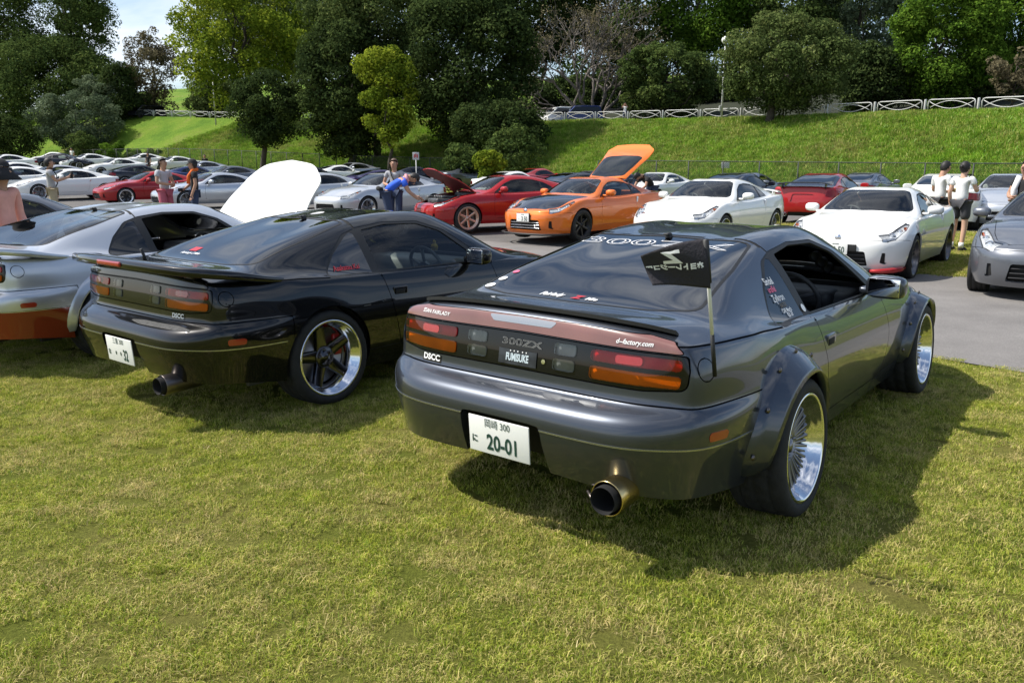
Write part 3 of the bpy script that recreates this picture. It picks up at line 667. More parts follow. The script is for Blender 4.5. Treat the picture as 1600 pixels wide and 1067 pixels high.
# ------------------------------------------------------------------ the taller arched coupe that fills the other rows
def z33_shell():
    global CREASE_LEVELS
    ys = [-.62, -.46, -.28, -.05, .2, .45, .7, .95, 1.2, 1.45, 1.7, 1.95, 2.2, 2.42, 2.65, 2.90, 3.08, 3.23]
    W = lambda y: pinterp(y, [-.62, -.46, -.25, 0, .5, 1.2, 1.9, 2.65, 2.95, 3.10, 3.23], [.818, .868, .898, .905, .880, .868, .875, .902, .880, .845, .785])
    zk = [([-.62, -.3, 0, 2.4, 3.23], v) for v in ([.23, .20, .19, .19, .18], [.36, .34, .32, .32, .28], [.50, .48, .46, .46, .39], [.62, .61, .60, .585, .49], [.73, .72, .70, .68, .56], [.85, .84, .79, .755, .61])]
    zs = lambda y: pinterp(y, [-.62, -.1, .6, 1.2, 1.9, 2.3, 2.65, 2.92, 3.23], [.955, .945, .900, .876, .866, .856, .830, .765, .65])
    dx = [.075, .030, .010, 0., .006, .026, .075]; K = 7; side = []
    for k in range(K): side.append([(float(W(y))-dx[k], y, float(zs(y)) if k == 6 else float(pinterp(y, *zk[k]))) for y in ys])
    cy = [-.73, -.785, -.80, -.795, -.775, -.745, -.70]; cz = [.25, .36, .50, .62, .74, .86, .975]; fr = [0, .38, .70, .90, 1.0]; rear = []; front = []
    for k in range(K):
        xc, yc, zc = side[k][0]; rear.append([(xc*f, cy[k]+(yc-cy[k])*f**4.2, cz[k]+(zc-cz[k])*f**2.4) for f in fr])
    fy = [3.44, 3.50, 3.525, 3.525, 3.512, 3.485, 3.43]; fz = [.17, .27, .38, .49, .56, .61, .655]
    for k in range(K):
        xc, yc, zc = side[k][-1]; front.append([(xc*f, fy[k]+(yc-fy[k])*f**4.0, fz[k]+(zc-fz[k])*f**2) for f in fr])
    L = [None,
         (-.52, .985, .32, -.51, .983, .57, -.50, .975, .70, -.48, .962),
         (-.30, 1.035, .32, -.30, 1.032, .57, -.29, 1.012, .71, -.28, .965),
         (-.05, 1.108, .31, -.05, 1.104, .56, -.05, 1.078, .715, -.05, .965),
         (.22, 1.180, .30, .22, 1.174, .545, .22, 1.135, .725, .2, .950),
         (.50, 1.242, .30, .5, 1.234, .535, .48, 1.185, .740, .45, .932),
         (.75, 1.282, .30, .75, 1.273, .53, .73, 1.218, .752, .7, .920),
         (1.0, 1.306, .295, 1.0, 1.297, .525, .97, 1.238, .762, .95, .911),
         (1.22, 1.312, .295, 1.22, 1.303, .525, 1.2, 1.245, .768, 1.2, .905),
         (1.50, 1.285, .30, 1.49, 1.275, .535, 1.43, 1.225, .770, 1.45, .900),
         (1.78, 1.195, .32, 1.765, 1.185, .590, 1.65, 1.143, .774, 1.7, .894),
         (2.06, 1.072, .345, 2.03, 1.062, .660, 1.88, 1.028, .774, 1.93, .888),
         (2.31, .962, .36, 2.27, .954, .700, 2.12, .925, .775, 2.17, .876),
         (2.50, .930, .36, 2.47, .925, .685, 2.40, .892, .782, 2.40, .870),
         (2.73, .890, .35, 2.71, .885, .625, 2.67, .866, .770, 2.65, .852),
         (2.98, .832, .33, 2.96, .827, .58, 2.92, .803, .735, 2.90, .790),
         (3.22, .745, .30, 3.2, .740, .53, 3.13, .715, .680, 3.09, .705),
         None]
    lid = [[None]*5 if r is None else [(0., r[0], r[1]), (r[2], r[3], r[4]), (r[5], r[6], r[7]), (r[8], r[9], r[10]), None] for r in L]
    CREASE_LEVELS = [(6, .25, 0, 3)]
    return fit_cage(*box_cage(side, rear, front, lid), level=2)

def z33_proto():
    V, F, N = z33_shell(); bvh = BVHTree.FromPolygons([tuple(v) for v in V], F); S = Shell(V, F, N); wb = 2.65; pr = Proto(); pr.bvh = bvh
    body = lambda C, Nn, l: (l == 'body')
    up = lambda C, Nn, l: (l == 'body') & (Nn[:, 2] > .25); sidef = lambda C, Nn, l: (l == 'body') & (np.abs(C[:, 0]) > .40) & (np.abs(Nn[:, 0]) > .2)
    for yc in (0., wb):
        cir = [(yc+.362*math.cos(a), .335+.362*math.sin(a)) for a in np.linspace(0, 2*math.pi, 40, endpoint=False)]
        S.region(cir, SIDE, '_hole', lambda C, Nn, l: (l == 'body') & (np.abs(C[:, 0]) > .60) & (C[:, 2] < .82))
    S.region(mpoly([(0, 2.285), (.38, 2.235), (.625, 2.09), (.665, 1.98), (.50, 1.50), (.30, 1.545), (0, 1.56)], [.01, .1, .05, .05, .05, .1, .01]), TOP, 'windscreen', up, .012, 'seal')
    S.region(mpoly([(0, -.24), (.40, -.22), (.545, -.16), (.515, .2), (.455, .60), (0, .65)], [.01, .1, .07, .3, .06, .01]), TOP, 'rear_window', up, .014, 'hatch_seal')
    band = rpoly([(.26, .955), (.60, .930), (1.93, .895), (1.92, .915), (1.62, 1.108), (1.36, 1.203), (1.1, 1.222), (.8, 1.205), (.52, 1.142), (.30, 1.03)], [.03, .1, .01, .02, .15, .15, .1, .15, .15, .08])
    S.region(band, SIDE, 'band', sidef); inb = lambda C, Nn, l: (l == 'band')
    S.region(rpoly([(.285, .963), (.575, .942), (.575, 1.145), (.47, 1.105), (.33, 1.02)], [.02, .01, .02, .1, .05]), SIDE, 'quarter_window', inb)
    S.region(rpoly([(.635, .938), (1.80, .908), (1.80, .93), (1.585, 1.105), (1.35, 1.185), (1.1, 1.203), (.8, 1.188), (.635, 1.16)], [.01, .01, .02, .15, .15, .1, .15, .03]), SIDE, 'side_window', inb)
    S.region(mpoly([(0, -.685), (.45, -.655), (.655, -.50), (.645, -.2), (.585, .2), (.535, .66), (0, .72)], [.01, .1, .1, .2, .2, .05, .01]), TOP, 'hatch', up, gap=.0035)
    hl = lambda s: rpoly([(s*x, y) for x, y in ((.475, 3.30), (.60, 3.42), (.72, 3.28), (.80, 3.0), (.80, 2.80), (.735, 2.80), (.655, 3.0), (.60, 3.17))], .03)
    for s in (1, -1): S.region(hl(s), TOP, 'headlight', lambda C, Nn, l: (l == 'body') & (C[:, 2] > .585) & (C[:, 1] > 2.6), .006, 'lamp_seal')
    S.region(mpoly([(0, 3.40), (.42, 3.35), (.575, 3.15), (.635, 2.95), (.665, 2.6), (.70, 2.22), (.38, 2.375), (0, 2.415)], [.01, .05, .05, .1, .2, .03, .1, .01]), TOP, 'hood', up, gap=.0035)
    fr = lambda C, Nn, l: (l == 'body') & (C[:, 1] > 3.0) & (Nn[:, 1] > .25)
    S.region(mpoly([(0, .235), (.43, .235), (.385, .455), (0, .46)], [.01, .03, .03, .01]), END, 'grille', fr)
    for s in (1, -1): S.region(rpoly([(s*.575, .30), (s*.64, .27), (s*.64, .43), (s*.60, .46)], .01), END, 'slot', fr)
    S.region([(5, -1), (5, .60), (3.2, .615), (2.99, .60), (2.95, -1)], SIDE, 'front_bumper', lambda C, Nn, l: (l == 'body') & (C[:, 1] > 2.7), gap=.003)
    rr = lambda C, Nn, l: (l == 'body') & (C[:, 1] < -.45) & (Nn[:, 1] < .1)
    for s in (1, -1): S.region(rpoly([(s*x, z) for x, z in ((.535, .735), (.86, .70), (.86, .865), (.62, .895))], .03), END, 'tail_lens', rr)
    S.region(mpoly([(0, .60), (.30, .60), (.27, .79), (0, .795)], [.01, .02, .02, .01]), END, 'plate_recess', rr)
    S.region(mpoly([(0, .1), (.40, .1), (.36, .33), (0, .335)], [.01, .02, .03, .01]), END, 'diffuser', rr)
    S.region(rpoly([(.625, .935), (.63, .60), (.74, .335), (1.93, .315), (1.98, .60), (1.925, .885)], [.01, .2, .05, .05, .2, .01]), SIDE, 'door', lambda C, Nn, l: (l == 'body') & (np.abs(C[:, 0]) > .5) & (C[:, 1] > .4) & (C[:, 1] < 2.3), gap=.0035)
    right = lambda i: S.V[S.F[i][0]][0] > 0
    left = lambda i: not right(i)
    b = pr.add('body', S.extract('body', ['body'], .02), 'paint'); pr.add('front_bumper', S.extract('front_bumper', ['front_bumper'], .03), 'bumper'); hd = pr.add('hood', S.extract('hood', ['hood'], .02), 'hood'); pr.add('inner_panel', S.extract('inner_panel', ['hood'], 0., -.018), 'hood_in', hd)
    pr.add('windscreen', S.extract('windscreen', ['windscreen'], 0.), 'clear'); pr.add('window_seal', S.extract('window_seal', ['seal'], .01, .0015), 'rubber', b)
    h = pr.add('hatch', S.extract('hatch', ['hatch'], .025), 'hatch'); pr.add('rear_window', S.extract('rear_window', ['rear_window'], 0.), 'rear_glass', h); pr.add('hatch_seal', S.extract('hatch_seal', ['hatch_seal'], .01, .0015), 'rubber', h)
    pr.hatch = h
    g = pr.add('grille', S.extract('grille', ['grille'], 0., -.05), 'black')
    for z in (.29, .345, .40):
        m = MB(); m.box((0, 3.487, z), (.80-.2*(z-.24), .02, .012), .004); pr.add('slat', m.mesh('slat'), 'slat', g)
    for sel, sg in ((right, 1), (left, -1)):
        d = pr.add('door', S.extract('door', ['door'], .02, 0, sel), 'paint'); pr.add('side_window', S.extract('side_window', ['side_window'], 0., -.006, sel), 'side_glass'); pr.add('quarter_window', S.extract('quarter_window', ['quarter_window'], 0., -.003, sel), 'quarter_glass')
        pr.add('window_frame', S.extract('window_frame', ['band'], .012, -.002, sel), 'rubber')
        x0 = bvh.ray_cast(Vector((sg*3, .60, .80)), Vector((-sg, 0, 0)))[0].x
        m = MB(); m.box((x0+sg*.002, .59, .80), (.022, .05, .165), .010, Matrix.Translation((0, .59, .80)) @ Matrix.Rotation(R(10), 4, 'X') @ Matrix.Translation((0, -.59, -.80)), 3); pr.add('door_handle', m.mesh('door_handle'), 'handle', d)
        m = MB(); M = Matrix.Translation((sg*.925, 1.74, .985)) @ Matrix.Rotation(R(-sg*10), 4, 'Z') @ Matrix.Diagonal((.115, .06, .068, 1))
        bm = bmesh.new(); bmesh.ops.create_uvsphere(bm, u_segments=20, v_segments=12, radius=1); bm.verts.index_update()
        m.add([tuple(M @ Vector((math.copysign(abs(v.co.x)**.7, v.co.x), max(v.co.y, -.45)*1.3, math.copysign(abs(v.co.z)**.75, v.co.z)))) for v in bm.verts], [[v.index for v in f.verts] for f in bm.faces]); bm.free()
        m.box((sg*.80, 1.77, .925), (.10, .07, .04), .015); pr.add('mirror', m.mesh('mirror'), 'mirror_body')
        hlp = pr.add('headlight', S.extract('headlight', ['headlight'], 0., 0., sel), 'lamp_glass')
        pr.add('lamp_bowl', S.extract('lamp_bowl', ['headlight'], .0, -.022, sel), 'lamp_in', hlp); pr.add('lamp_surround', S.extract('lamp_surround', ['lamp_seal'], .05, 0, sel), 'rubber', hlp)
        for (x, y, z, r) in ((.655, 3.19, .645, .052), (.715, 3.01, .705, .042)):
            m = MB(); m.lathe([(-.05, r), (.0, r), (.008, r*.9), (.0, r*.8), (.012, r*.5), (.016, 0)], 20, 'y', (sg*x, y, z)); pr.add('lamp_lens', m.mesh('lamp_lens'), 'chrome', hlp)
        m = MB(); m.box((sg*.765, 2.92, .765), (.02, .13, .035), .008); pr.add('turn_lamp', m.mesh('turn_lamp'), 'amber_lens', hlp)
        pr.add('bumper_slot', S.extract('bumper_slot', ['slot'], .0, -.02, sel), 'black'); tl = pr.add('tail_lamp', S.extract('tail_lamp', ['tail_lens'], .02, .003, sel), 'red_lens'); pr.add('lamp_back', S.extract('lamp_back', ['tail_lens'], .0, -.015, sel), 'lamp_back', tl)
    pr.add('plate_recess', S.extract('plate_recess', ['plate_recess'], .02, -.02), 'paint'); pr.add('diffuser', S.extract('diffuser', ['diffuser'], .0, -.02), 'black')
    m = MB(); m.box((0, 1.35, .30), (1.16, 3.7, .16)); m.box((0, -.5, .36), (1.3, .30, .2)); m.box((0, 3.25, .28), (1.2, .06, .2)); pr.add('underbody', m.mesh('underbody'), 'black')
    for s in (-.42, .42):
        m = MB(); m.lathe([(-.70, .045), (-.815, .05), (-.82, .047), (-.815, .043), (-.72, .042), (-.72, 0)], 18, 'y', (s, 0, .27)); pr.add('exhaust', m.mesh('exhaust'), 'lip')
    for y in (0, wb):
        for s in (1, -1):
            m = MB(); m.lathe([(s*.58, .364), (s*.85, .364)], 20, 'x', (0, y, .335), a0=R(-10), a1=R(190)); m.box((s*.57, y, .45), (.02, .70, .45)); pr.add('wheel_well', m.mesh('wheel_well'), 'black')
    interior(pr, x=.69, y0=-.45, y1=2.2, zb=.86, dash=1.85, zd=.92, wheel=(.36, 1.60, .84), seat_y=.95, shelf=.80)
    return pr
def plate_front(parent, y, z, text, w=.33, h=.165, faces=1, body=None, top=None, tilt=0.):
    """Japanese style number plate; faces=1 looks forward (+y), -1 looks back"""
    M = Matrix.Translation((0, y, z)) @ Matrix.Rotation(0 if faces < 0 else math.pi, 4, 'Z') @ Matrix.Rotation(R(tilt), 4, 'X')
    m = MB(); m.box((0, 0, 0), (w, .006, h), .002, M); p = m.build('number_plate', DEFAULT_ROLES['white'], parent)
    for (t, sz, x, zz, xs, bold) in text:
        V, F = text_mesh(t, sz, bold=bold, xscale=xs)
        me = mesh_from('lettering', [tuple(M @ Vector((a+x, -.0045, b+zz))) for a, b, c in V], F, False); link_mesh('lettering', me, p, DEFAULT_ROLES['green'])
    return p
def wing(parent, m1, span=.66, y=-.70, z=1.10, ch=.26, stand=.14, name='rear_wing'):
    m = MB()
    prof = [(-ch*.5, .004), (-ch*.3, .018), (0, .022), (ch*.3, .014), (ch*.5, .0), (ch*.3, -.008), (-.0, -.012), (-ch*.4, -.006)]
    n = 12; V = []; F = []
    for i in range(n+1):
        q = i/n*2-1; x = q*span
        for (a, b) in prof: V.append((x, y+a, z+b-.05*abs(q)**4))
    k = len(prof)
    for i in range(n):
        for j in range(k): F.append((i*k+j, i*k+(j+1) % k, (i+1)*k+(j+1) % k, (i+1)*k+j))
    F.append(tuple(range(k))); F.append(tuple(n*k+j for j in range(k))); m.add(V, F)
    for s in (-1, 1): m.box((s*span*.82, y+.02, z-stand/2-.01), (.025, ch*.6, stand), .008)
    return m.build(name, m1, parent)
# ------------------------------------------------------------------ places: pixels of the 1600 x 1067 photograph used as a survey
def ray_dir(px, py):
    a = (px-800)/CAM_F; b = (533.5-py)/CAM_F; c, s = math.cos(CAM_PITCH), math.sin(CAM_PITCH)
    return (a, c+b*s, -s+b*c)
def at(px, py, d):
    """world point seen at a pixel, d metres ahead"""
    r = ray_dir(px, py); t = d/r[1]; return (r[0]*t, d, CAM_H+r[2]*t)
def sm(t): t = np.clip(t, 0, 1); return t*t*(3-2*t)
ROW = (.618, .786)                      # the way the near cars point
def gz(x, y):
    """height of the parking ground: level near the camera, rising gently far to the left"""
    d = np.hypot(x, y); return .16*sm((d-15)/8) + .3*sm((d-34)/14) + 1.5*sm((d-46)/45)

def grass_col(t, b, cols, sc, pos_obj='Position', fine=None):
    g = t.nodes.new('ShaderNodeNewGeometry'); n = t.nodes.new('ShaderNodeTexNoise'); n.inputs['Scale'].default_value = sc; n.inputs['Detail'].default_value = 6; n.inputs['Roughness'].default_value = .62
    t.links.new(g.outputs['Position'], n.inputs['Vector']); r = t.nodes.new('ShaderNodeValToRGB'); r.color_ramp.elements[0].position = .30; r.color_ramp.elements[0].color = (*cols[0], 1); r.color_ramp.elements[1].position = .72; r.color_ramp.elements[1].color = (*cols[-1], 1)
    for i, c in enumerate(cols[1:-1]):
        e = r.color_ramp.elements.new(.30+.42*(i+1)/(len(cols)-1)); e.color = (*c, 1)
    t.links.new(n.outputs[0], r.inputs[0]); return r, g
def lawn_mat():
    m, t, b = new_mat('mown lawn'); r, g = grass_col(t, b, [(.12, .15, .022), (.17, .19, .03), (.22, .21, .05), (.27, .23, .075)], 1.1)
    n = t.nodes.new('ShaderNodeTexNoise'); n.inputs['Scale'].default_value = 60; n.inputs['Detail'].default_value = 8; n.inputs['Roughness'].default_value = .75; t.links.new(g.outputs['Position'], n.inputs['Vector'])
    mr = t.nodes.new('ShaderNodeMapRange'); mr.inputs[1].default_value = .3; mr.inputs[2].default_value = .7; mr.inputs[3].default_value = .45; mr.inputs[4].default_value = 1.25; t.links.new(n.outputs[0], mr.inputs[0])
    h = t.nodes.new('ShaderNodeHueSaturation'); t.links.new(r.outputs[0], h.inputs['Color']); t.links.new(mr.outputs[0], h.inputs['Value']); t.links.new(h.outputs[0], b.inputs['Base Color'])
    bp = t.nodes.new('ShaderNodeBump'); bp.inputs['Strength'].default_value = 1.; bp.inputs['Distance'].default_value = .03; t.links.new(n.outputs[0], bp.inputs['Height']); t.links.new(bp.outputs[0], b.inputs['Normal'])
    b.inputs['Roughness'].default_value = .95; b.inputs['Specular IOR Level'].default_value = .1; return m
def asphalt_mat(name, c0, c1):
    m, t, b = new_mat(name); g = t.nodes.new('ShaderNodeNewGeometry')
    n = t.nodes.new('ShaderNodeTexNoise'); n.inputs['Scale'].default_value = 1.3; n.inputs['Detail'].default_value = 8; n.inputs['Roughness'].default_value = .6; t.links.new(g.outputs['Position'], n.inputs['Vector'])
    v = t.nodes.new('ShaderNodeTexVoronoi'); v.inputs['Scale'].default_value = 90; t.links.new(g.outputs['Position'], v.inputs['Vector'])
    r = t.nodes.new('ShaderNodeValToRGB'); r.color_ramp.elements[0].position = .3; r.color_ramp.elements[0].color = (*c0, 1); r.color_ramp.elements[1].position = .7; r.color_ramp.elements[1].color = (*c1, 1); t.links.new(n.outputs[0], r.inputs[0])
    h = t.nodes.new('ShaderNodeHueSaturation'); mr = t.nodes.new('ShaderNodeMapRange'); mr.inputs[2].default_value = .8; mr.inputs[3].default_value = .75; mr.inputs[4].default_value = 1.2; t.links.new(v.outputs['Distance'], mr.inputs[0]); t.links.new(mr.outputs[0], h.inputs['Value']); t.links.new(r.outputs[0], h.inputs['Color']); t.links.new(h.outputs[0], b.inputs['Base Color'])
    bp = t.nodes.new('ShaderNodeBump'); bp.inputs['Strength'].default_value = .5; bp.inputs['Distance'].default_value = .006; t.links.new(v.outputs['Distance'], bp.inputs['Height']); t.links.new(bp.outputs[0], b.inputs['Normal']); b.inputs['Roughness'].default_value = .9
    return m
def sheet(name, m, xs, ys, zf, keep=None):
    V = []; idx = {}
    for j, y in enumerate(ys):
        for i, x in enumerate(xs): idx[i, j] = len(V); V.append((x, y, float(zf(x, y))))
    F = [(idx[i, j], idx[i+1, j], idx[i+1, j+1], idx[i, j+1]) for j in range(len(ys)-1) for i in range(len(xs)-1)]
    o = link_mesh(name, mesh_from(name, V, F), None, m); return tag(o, kind='structure')
xs = np.concatenate([np.linspace(-900, -90, 10), np.linspace(-80, 80, 81), np.linspace(90, 900, 10)]); ysg = np.concatenate([np.linspace(-900, -20, 10), np.linspace(-15, 110, 64), np.linspace(120, 900, 9)])
LAWN = lawn_mat(); sheet('ground', LAWN, xs, ysg, gz)
# the asphalt lane between the two rows, and the asphalt the far rows stand on
def lane(name, m, s0, s1, a0, a1, dz, edge=.10):
    n = 160; V = []; F = []; k = 5
    for i in range(n+1):
        a = a0+(a1-a0)*i/n
        for q in range(k+1):
            s = s0+(s1-s0)*q/k
            if q in (0, k): s += edge*(math.sin(a*2.3+q)*.4+math.sin(a*5.1+1+q)*.35+random.uniform(-.3, .3))
            x, y = ROW[0]*s+ROW[1]*a, ROW[1]*s-ROW[0]*a; V.append((x, y, float(gz(x, y))+dz))
    for i in range(n):
        for q in range(k): F.append((i*(k+1)+q, (i+1)*(k+1)+q, (i+1)*(k+1)+q+1, i*(k+1)+q+1))
    return tag(link_mesh(name, mesh_from(name, V, F), None, m), kind='structure')
ASPH = asphalt_mat('worn asphalt', (.135, .126, .118), (.19, .178, .166))
lane('road', ASPH, 7.30, 13.38, -60, 40, .010)
lane('parking_ground', asphalt_mat('row asphalt', (.085, .08, .075), (.13, .122, .114)), 13.30, 20.7, -60, -8.4, .006)
lane('car_park', asphalt_mat('far asphalt', (.10, .096, .092), (.14, .134, .128)), 20.6, 27.5, -60, 40, .012)

# ------------------------------------------------------------------ the grass bank, the road above it, the wooded hill
FENCE = [(27.5, 15.), (23.7, 23.), (19.3, 30.), (14.9, 37.), (7.2, 45.), (2., 50.), (-9.6, 60.), (-28., 74.), (-40.5, 84.), (-61., 95.), (-90, 110.)]
EDGE = [(36., 26., 4.2), (31., 33., 4.3), (25.7, 40., 4.42), (22.4, 46., 4.70), (17.0, 53., 4.87), (9.6, 60., 5.1), (3.2, 66., 5.4), (-12.5, 78., 6.2), (-28., 88., 6.9), (-47., 98., 7.9), (-80, 112., 9.)]
def along(P, u):
    """point at fraction u of a polyline's corners, smoothed"""
    P = np.array(P, float); t = np.linspace(0, 1, len(P)); return np.array([pinterp(u, t, P[:, k]) for k in range(P.shape[1])])
bn = np.random.default_rng(3); NB, NS = 240, 26
def bank_pt(u, v):
    f = along(FENCE, u); e = along(EDGE, u); z0 = float(gz(f[0], f[1])); s = v
    x = f[0]+(e[0]-f[0])*v; y = f[1]+(e[1]-f[1])*v
    prof = .10*v + .90*(v**1.15*(1.15) - .15*v**3) if v < 1 else 1
    z = z0 + (e[2]-z0)*(prof/1.0) - .03
    z += math.sin(x*.9+y*.3)*.07*math.sin(math.pi*v) + math.sin(x*.31-y*.5)*.12*math.sin(math.pi*v)
    return (x, y, z)
V = []; F = []
for i in range(NB+1):
    for j in range(NS+1): V.append(bank_pt(i/NB, j/NS))
for i in range(NB):
    for j in range(NS): a = i*(NS+1)+j; F.append((a, a+NS+1, a+NS+2, a+1))
def bank_mat():
    m, t, b = new_mat('bank grass'); r, g = grass_col(t, b, [(.09, .19, .016), (.14, .25, .022), (.19, .29, .03), (.25, .26, .07)], .35)
    n = t.nodes.new('ShaderNodeTexNoise'); n.inputs['Scale'].default_value = 7; n.inputs['Detail'].default_value = 8; n.inputs['Roughness'].default_value = .7; t.links.new(g.outputs['Position'], n.inputs['Vector'])
    mr = t.nodes.new('ShaderNodeMapRange'); mr.inputs[1].default_value = .3; mr.inputs[2].default_value = .7; mr.inputs[3].default_value = .6; mr.inputs[4].default_value = 1.2; t.links.new(n.outputs[0], mr.inputs[0])
    h = t.nodes.new('ShaderNodeHueSaturation'); t.links.new(r.outputs[0], h.inputs['Color']); t.links.new(mr.outputs[0], h.inputs['Value']); t.links.new(h.outputs[0], b.inputs['Base Color'])
    bp = t.nodes.new('ShaderNodeBump'); bp.inputs['Strength'].default_value = 1.; bp.inputs['Distance'].default_value = .25; t.links.new(n.outputs[0], bp.inputs['Height']); t.links.new(bp.outputs[0], b.inputs['Normal'])
    b.inputs['Roughness'].default_value = .9; b.inputs['Specular IOR Level'].default_value = .15; return m
BANKM = bank_mat()
tag(link_mesh('grass_bank', mesh_from('grass_bank', V, F), None, BANKM), kind='structure')
V = []; F = []
for i in range(121):
    e = along(EDGE, i/120); e2 = along(EDGE, min(1, i/120+.01)); e1 = along(EDGE, max(0, i/120-.01)); d = e2-e1; nrm = np.array([d[1], -d[0]]); nrm = nrm/np.linalg.norm(nrm)*np.sign(nrm[1] if abs(nrm[1]) > 1e-6 else 1)
    if nrm[1] < 0: nrm = -nrm
    for k, (w, dz) in enumerate(((0, -.03), (.9, .0), (1.0, .02), (6.5, .03), (6.6, .05), (10, .5), (18, 1.8), (40, 6.5), (75, 11.))): V.append((e[0]+nrm[0]*w, e[1]+nrm[1]*w, e[2]+dz))
K = 9
for i in range(120):
    for k in range(K-1): a = i*K+k; F.append((a, a+K, a+K+1, a+1))
hill = link_mesh('hill', mesh_from('hill', V, [f for f in F if (f[0] % K) not in (2,) and f[0]//K < 82]), None, mat('forest floor', (.016, .021, .007), .95, var=.4, vscale=.6)); tag(link_mesh('grass_slope', mesh_from('grass_slope', V, [f for f in F if (f[0] % K) not in (2,) and f[0]//K >= 82]), None, BANKM), kind='structure'); tag(hill, kind='structure')
tag(link_mesh('upper_road', mesh_from('upper_road', V, [f for f in F if (f[0] % K) == 2]), None, ASPH), kind='structure')

# ------------------------------------------------------------------ grass blades
def blade_patch(name, size, n, h0, h1, w, lean, seed):
    r = np.random.default_rng(seed); P = r.uniform(-size/2, size/2, (n, 2)); a = r.uniform(0, 2*math.pi, n); h = r.uniform(h0, h1, n); ln = r.uniform(.1, 1., n)*lean*h; la = r.uniform(0, 2*math.pi, n); ww = w*r.uniform(.6, 1.3, n); straw = r.random(n) < .014; ln = np.where(straw, ln*2.0+.006, ln); h = np.where(straw, h*1.15, h)
    dx, dy = np.cos(a)*ww, np.sin(a)*ww; lx, ly = np.cos(la)*ln, np.sin(la)*ln; z = np.zeros(n)
    A = np.stack([P[:, 0]-dx, P[:, 1]-dy, z], 1); B = np.stack([P[:, 0]+dx, P[:, 1]+dy, z], 1)
    C = np.stack([P[:, 0]+dx*.7+lx*.35, P[:, 1]+dy*.7+ly*.35, h*.62], 1); D = np.stack([P[:, 0]-dx*.7+lx*.35, P[:, 1]-dy*.7+ly*.35, h*.62], 1); E = np.stack([P[:, 0]+lx, P[:, 1]+ly, h*np.clip(1-.35*ln/h, .25, 1)], 1)
    V = np.stack([A, B, C, D, E], 1).reshape(-1, 3); me = bpy.data.meshes.new(name)
    F = []; 
    for i in range(n): k = i*5; F += [(k, k+1, k+2, k+3), (k+3, k+2, k+4)]
    me.from_pydata(V.tolist(), [], F); at_ = me.attributes.new('tone', 'FLOAT', 'POINT'); at_.data.foreach_set('value', np.repeat(np.where(straw, 1., r.uniform(0, 1, n)), 5)); at2 = me.attributes.new('tip', 'FLOAT', 'POINT'); at2.data.foreach_set('value', np.tile([0, 0, .6, .6, 1.], n)); return me
def blade_mat(name, greens, dry, nscale, lo, hi, trans=.35, gloss=.02):
    m = bpy.data.materials.new(name); m.use_nodes = True; t = m.node_tree; t.nodes.clear(); o = t.nodes.new('ShaderNodeOutputMaterial')
    at_ = t.nodes.new('ShaderNodeAttribute'); at_.attribute_name = 'tone'; g = t.nodes.new('ShaderNodeNewGeometry')
    n = t.nodes.new('ShaderNodeTexNoise'); n.inputs['Scale'].default_value = nscale; n.inputs['Detail'].default_value = 5; n.inputs['Roughness'].default_value = .65; t.links.new(g.outputs['Position'], n.inputs['Vector'])
    r = t.nodes.new('ShaderNodeValToRGB'); el = r.color_ramp.elements; el[0].color = (*greens[0], 1); el[1].color = (*greens[-1], 1)
    for i, c in enumerate(greens[1:-1]): e = el.new((i+1)/(len(greens)-1)); e.color = (*c, 1)
    t.links.new(at_.outputs['Fac'], r.inputs[0])
    n3 = t.nodes.new('ShaderNodeTexNoise'); n3.inputs['Scale'].default_value = nscale*6; n3.inputs['Detail'].default_value = 3; t.links.new(g.outputs['Position'], n3.inputs['Vector']); hv = t.nodes.new('ShaderNodeHueSaturation'); hm = t.nodes.new('ShaderNodeMapRange'); hm.inputs[1].default_value = .3; hm.inputs[2].default_value = .7; hm.inputs[3].default_value = .7; hm.inputs[4].default_value = 1.3; t.links.new(n3.outputs[0], hm.inputs[0]); t.links.new(hm.outputs[0], hv.inputs['Value'])
    ad = t.nodes.new('ShaderNodeMath'); ad.operation = 'MULTIPLY_ADD'; ad.inputs[1].default_value = .45; t.links.new(at_.outputs['Fac'], ad.inputs[0]); t.links.new(n.outputs[0], ad.inputs[2])
    mr = t.nodes.new('ShaderNodeMapRange'); mr.inputs[1].default_value = lo; mr.inputs[2].default_value = hi; t.links.new(ad.outputs[0], mr.inputs[0])
    mxx = t.nodes.new('ShaderNodeMix'); mxx.data_type = 'RGBA'; mxx.inputs[7].default_value = (*dry, 1); t.links.new(mr.outputs[0], mxx.inputs[0]); t.links.new(r.outputs[0], mxx.inputs[6])
    d = t.nodes.new('ShaderNodeBsdfDiffuse'); tr = t.nodes.new('ShaderNodeBsdfTranslucent'); ms = t.nodes.new('ShaderNodeMixShader'); ms.inputs[0].default_value = trans
    gl = t.nodes.new('ShaderNodeBsdfGlossy'); gl.inputs['Roughness'].default_value = .45; ms2 = t.nodes.new('ShaderNodeMixShader'); ms2.inputs[0].default_value = gloss
    t.links.new(mxx.outputs[2], hv.inputs['Color']); t.links.new(hv.outputs[0], d.inputs[0]); t.links.new(hv.outputs[0], tr.inputs[0]); t.links.new(d.outputs[0], ms.inputs[1]); t.links.new(tr.outputs[0], ms.inputs[2]); t.links.new(ms.outputs[0], ms2.inputs[1]); t.links.new(gl.outputs[0], ms2.inputs[2]); t.links.new(ms2.outputs[0], o.inputs[0])
    return m
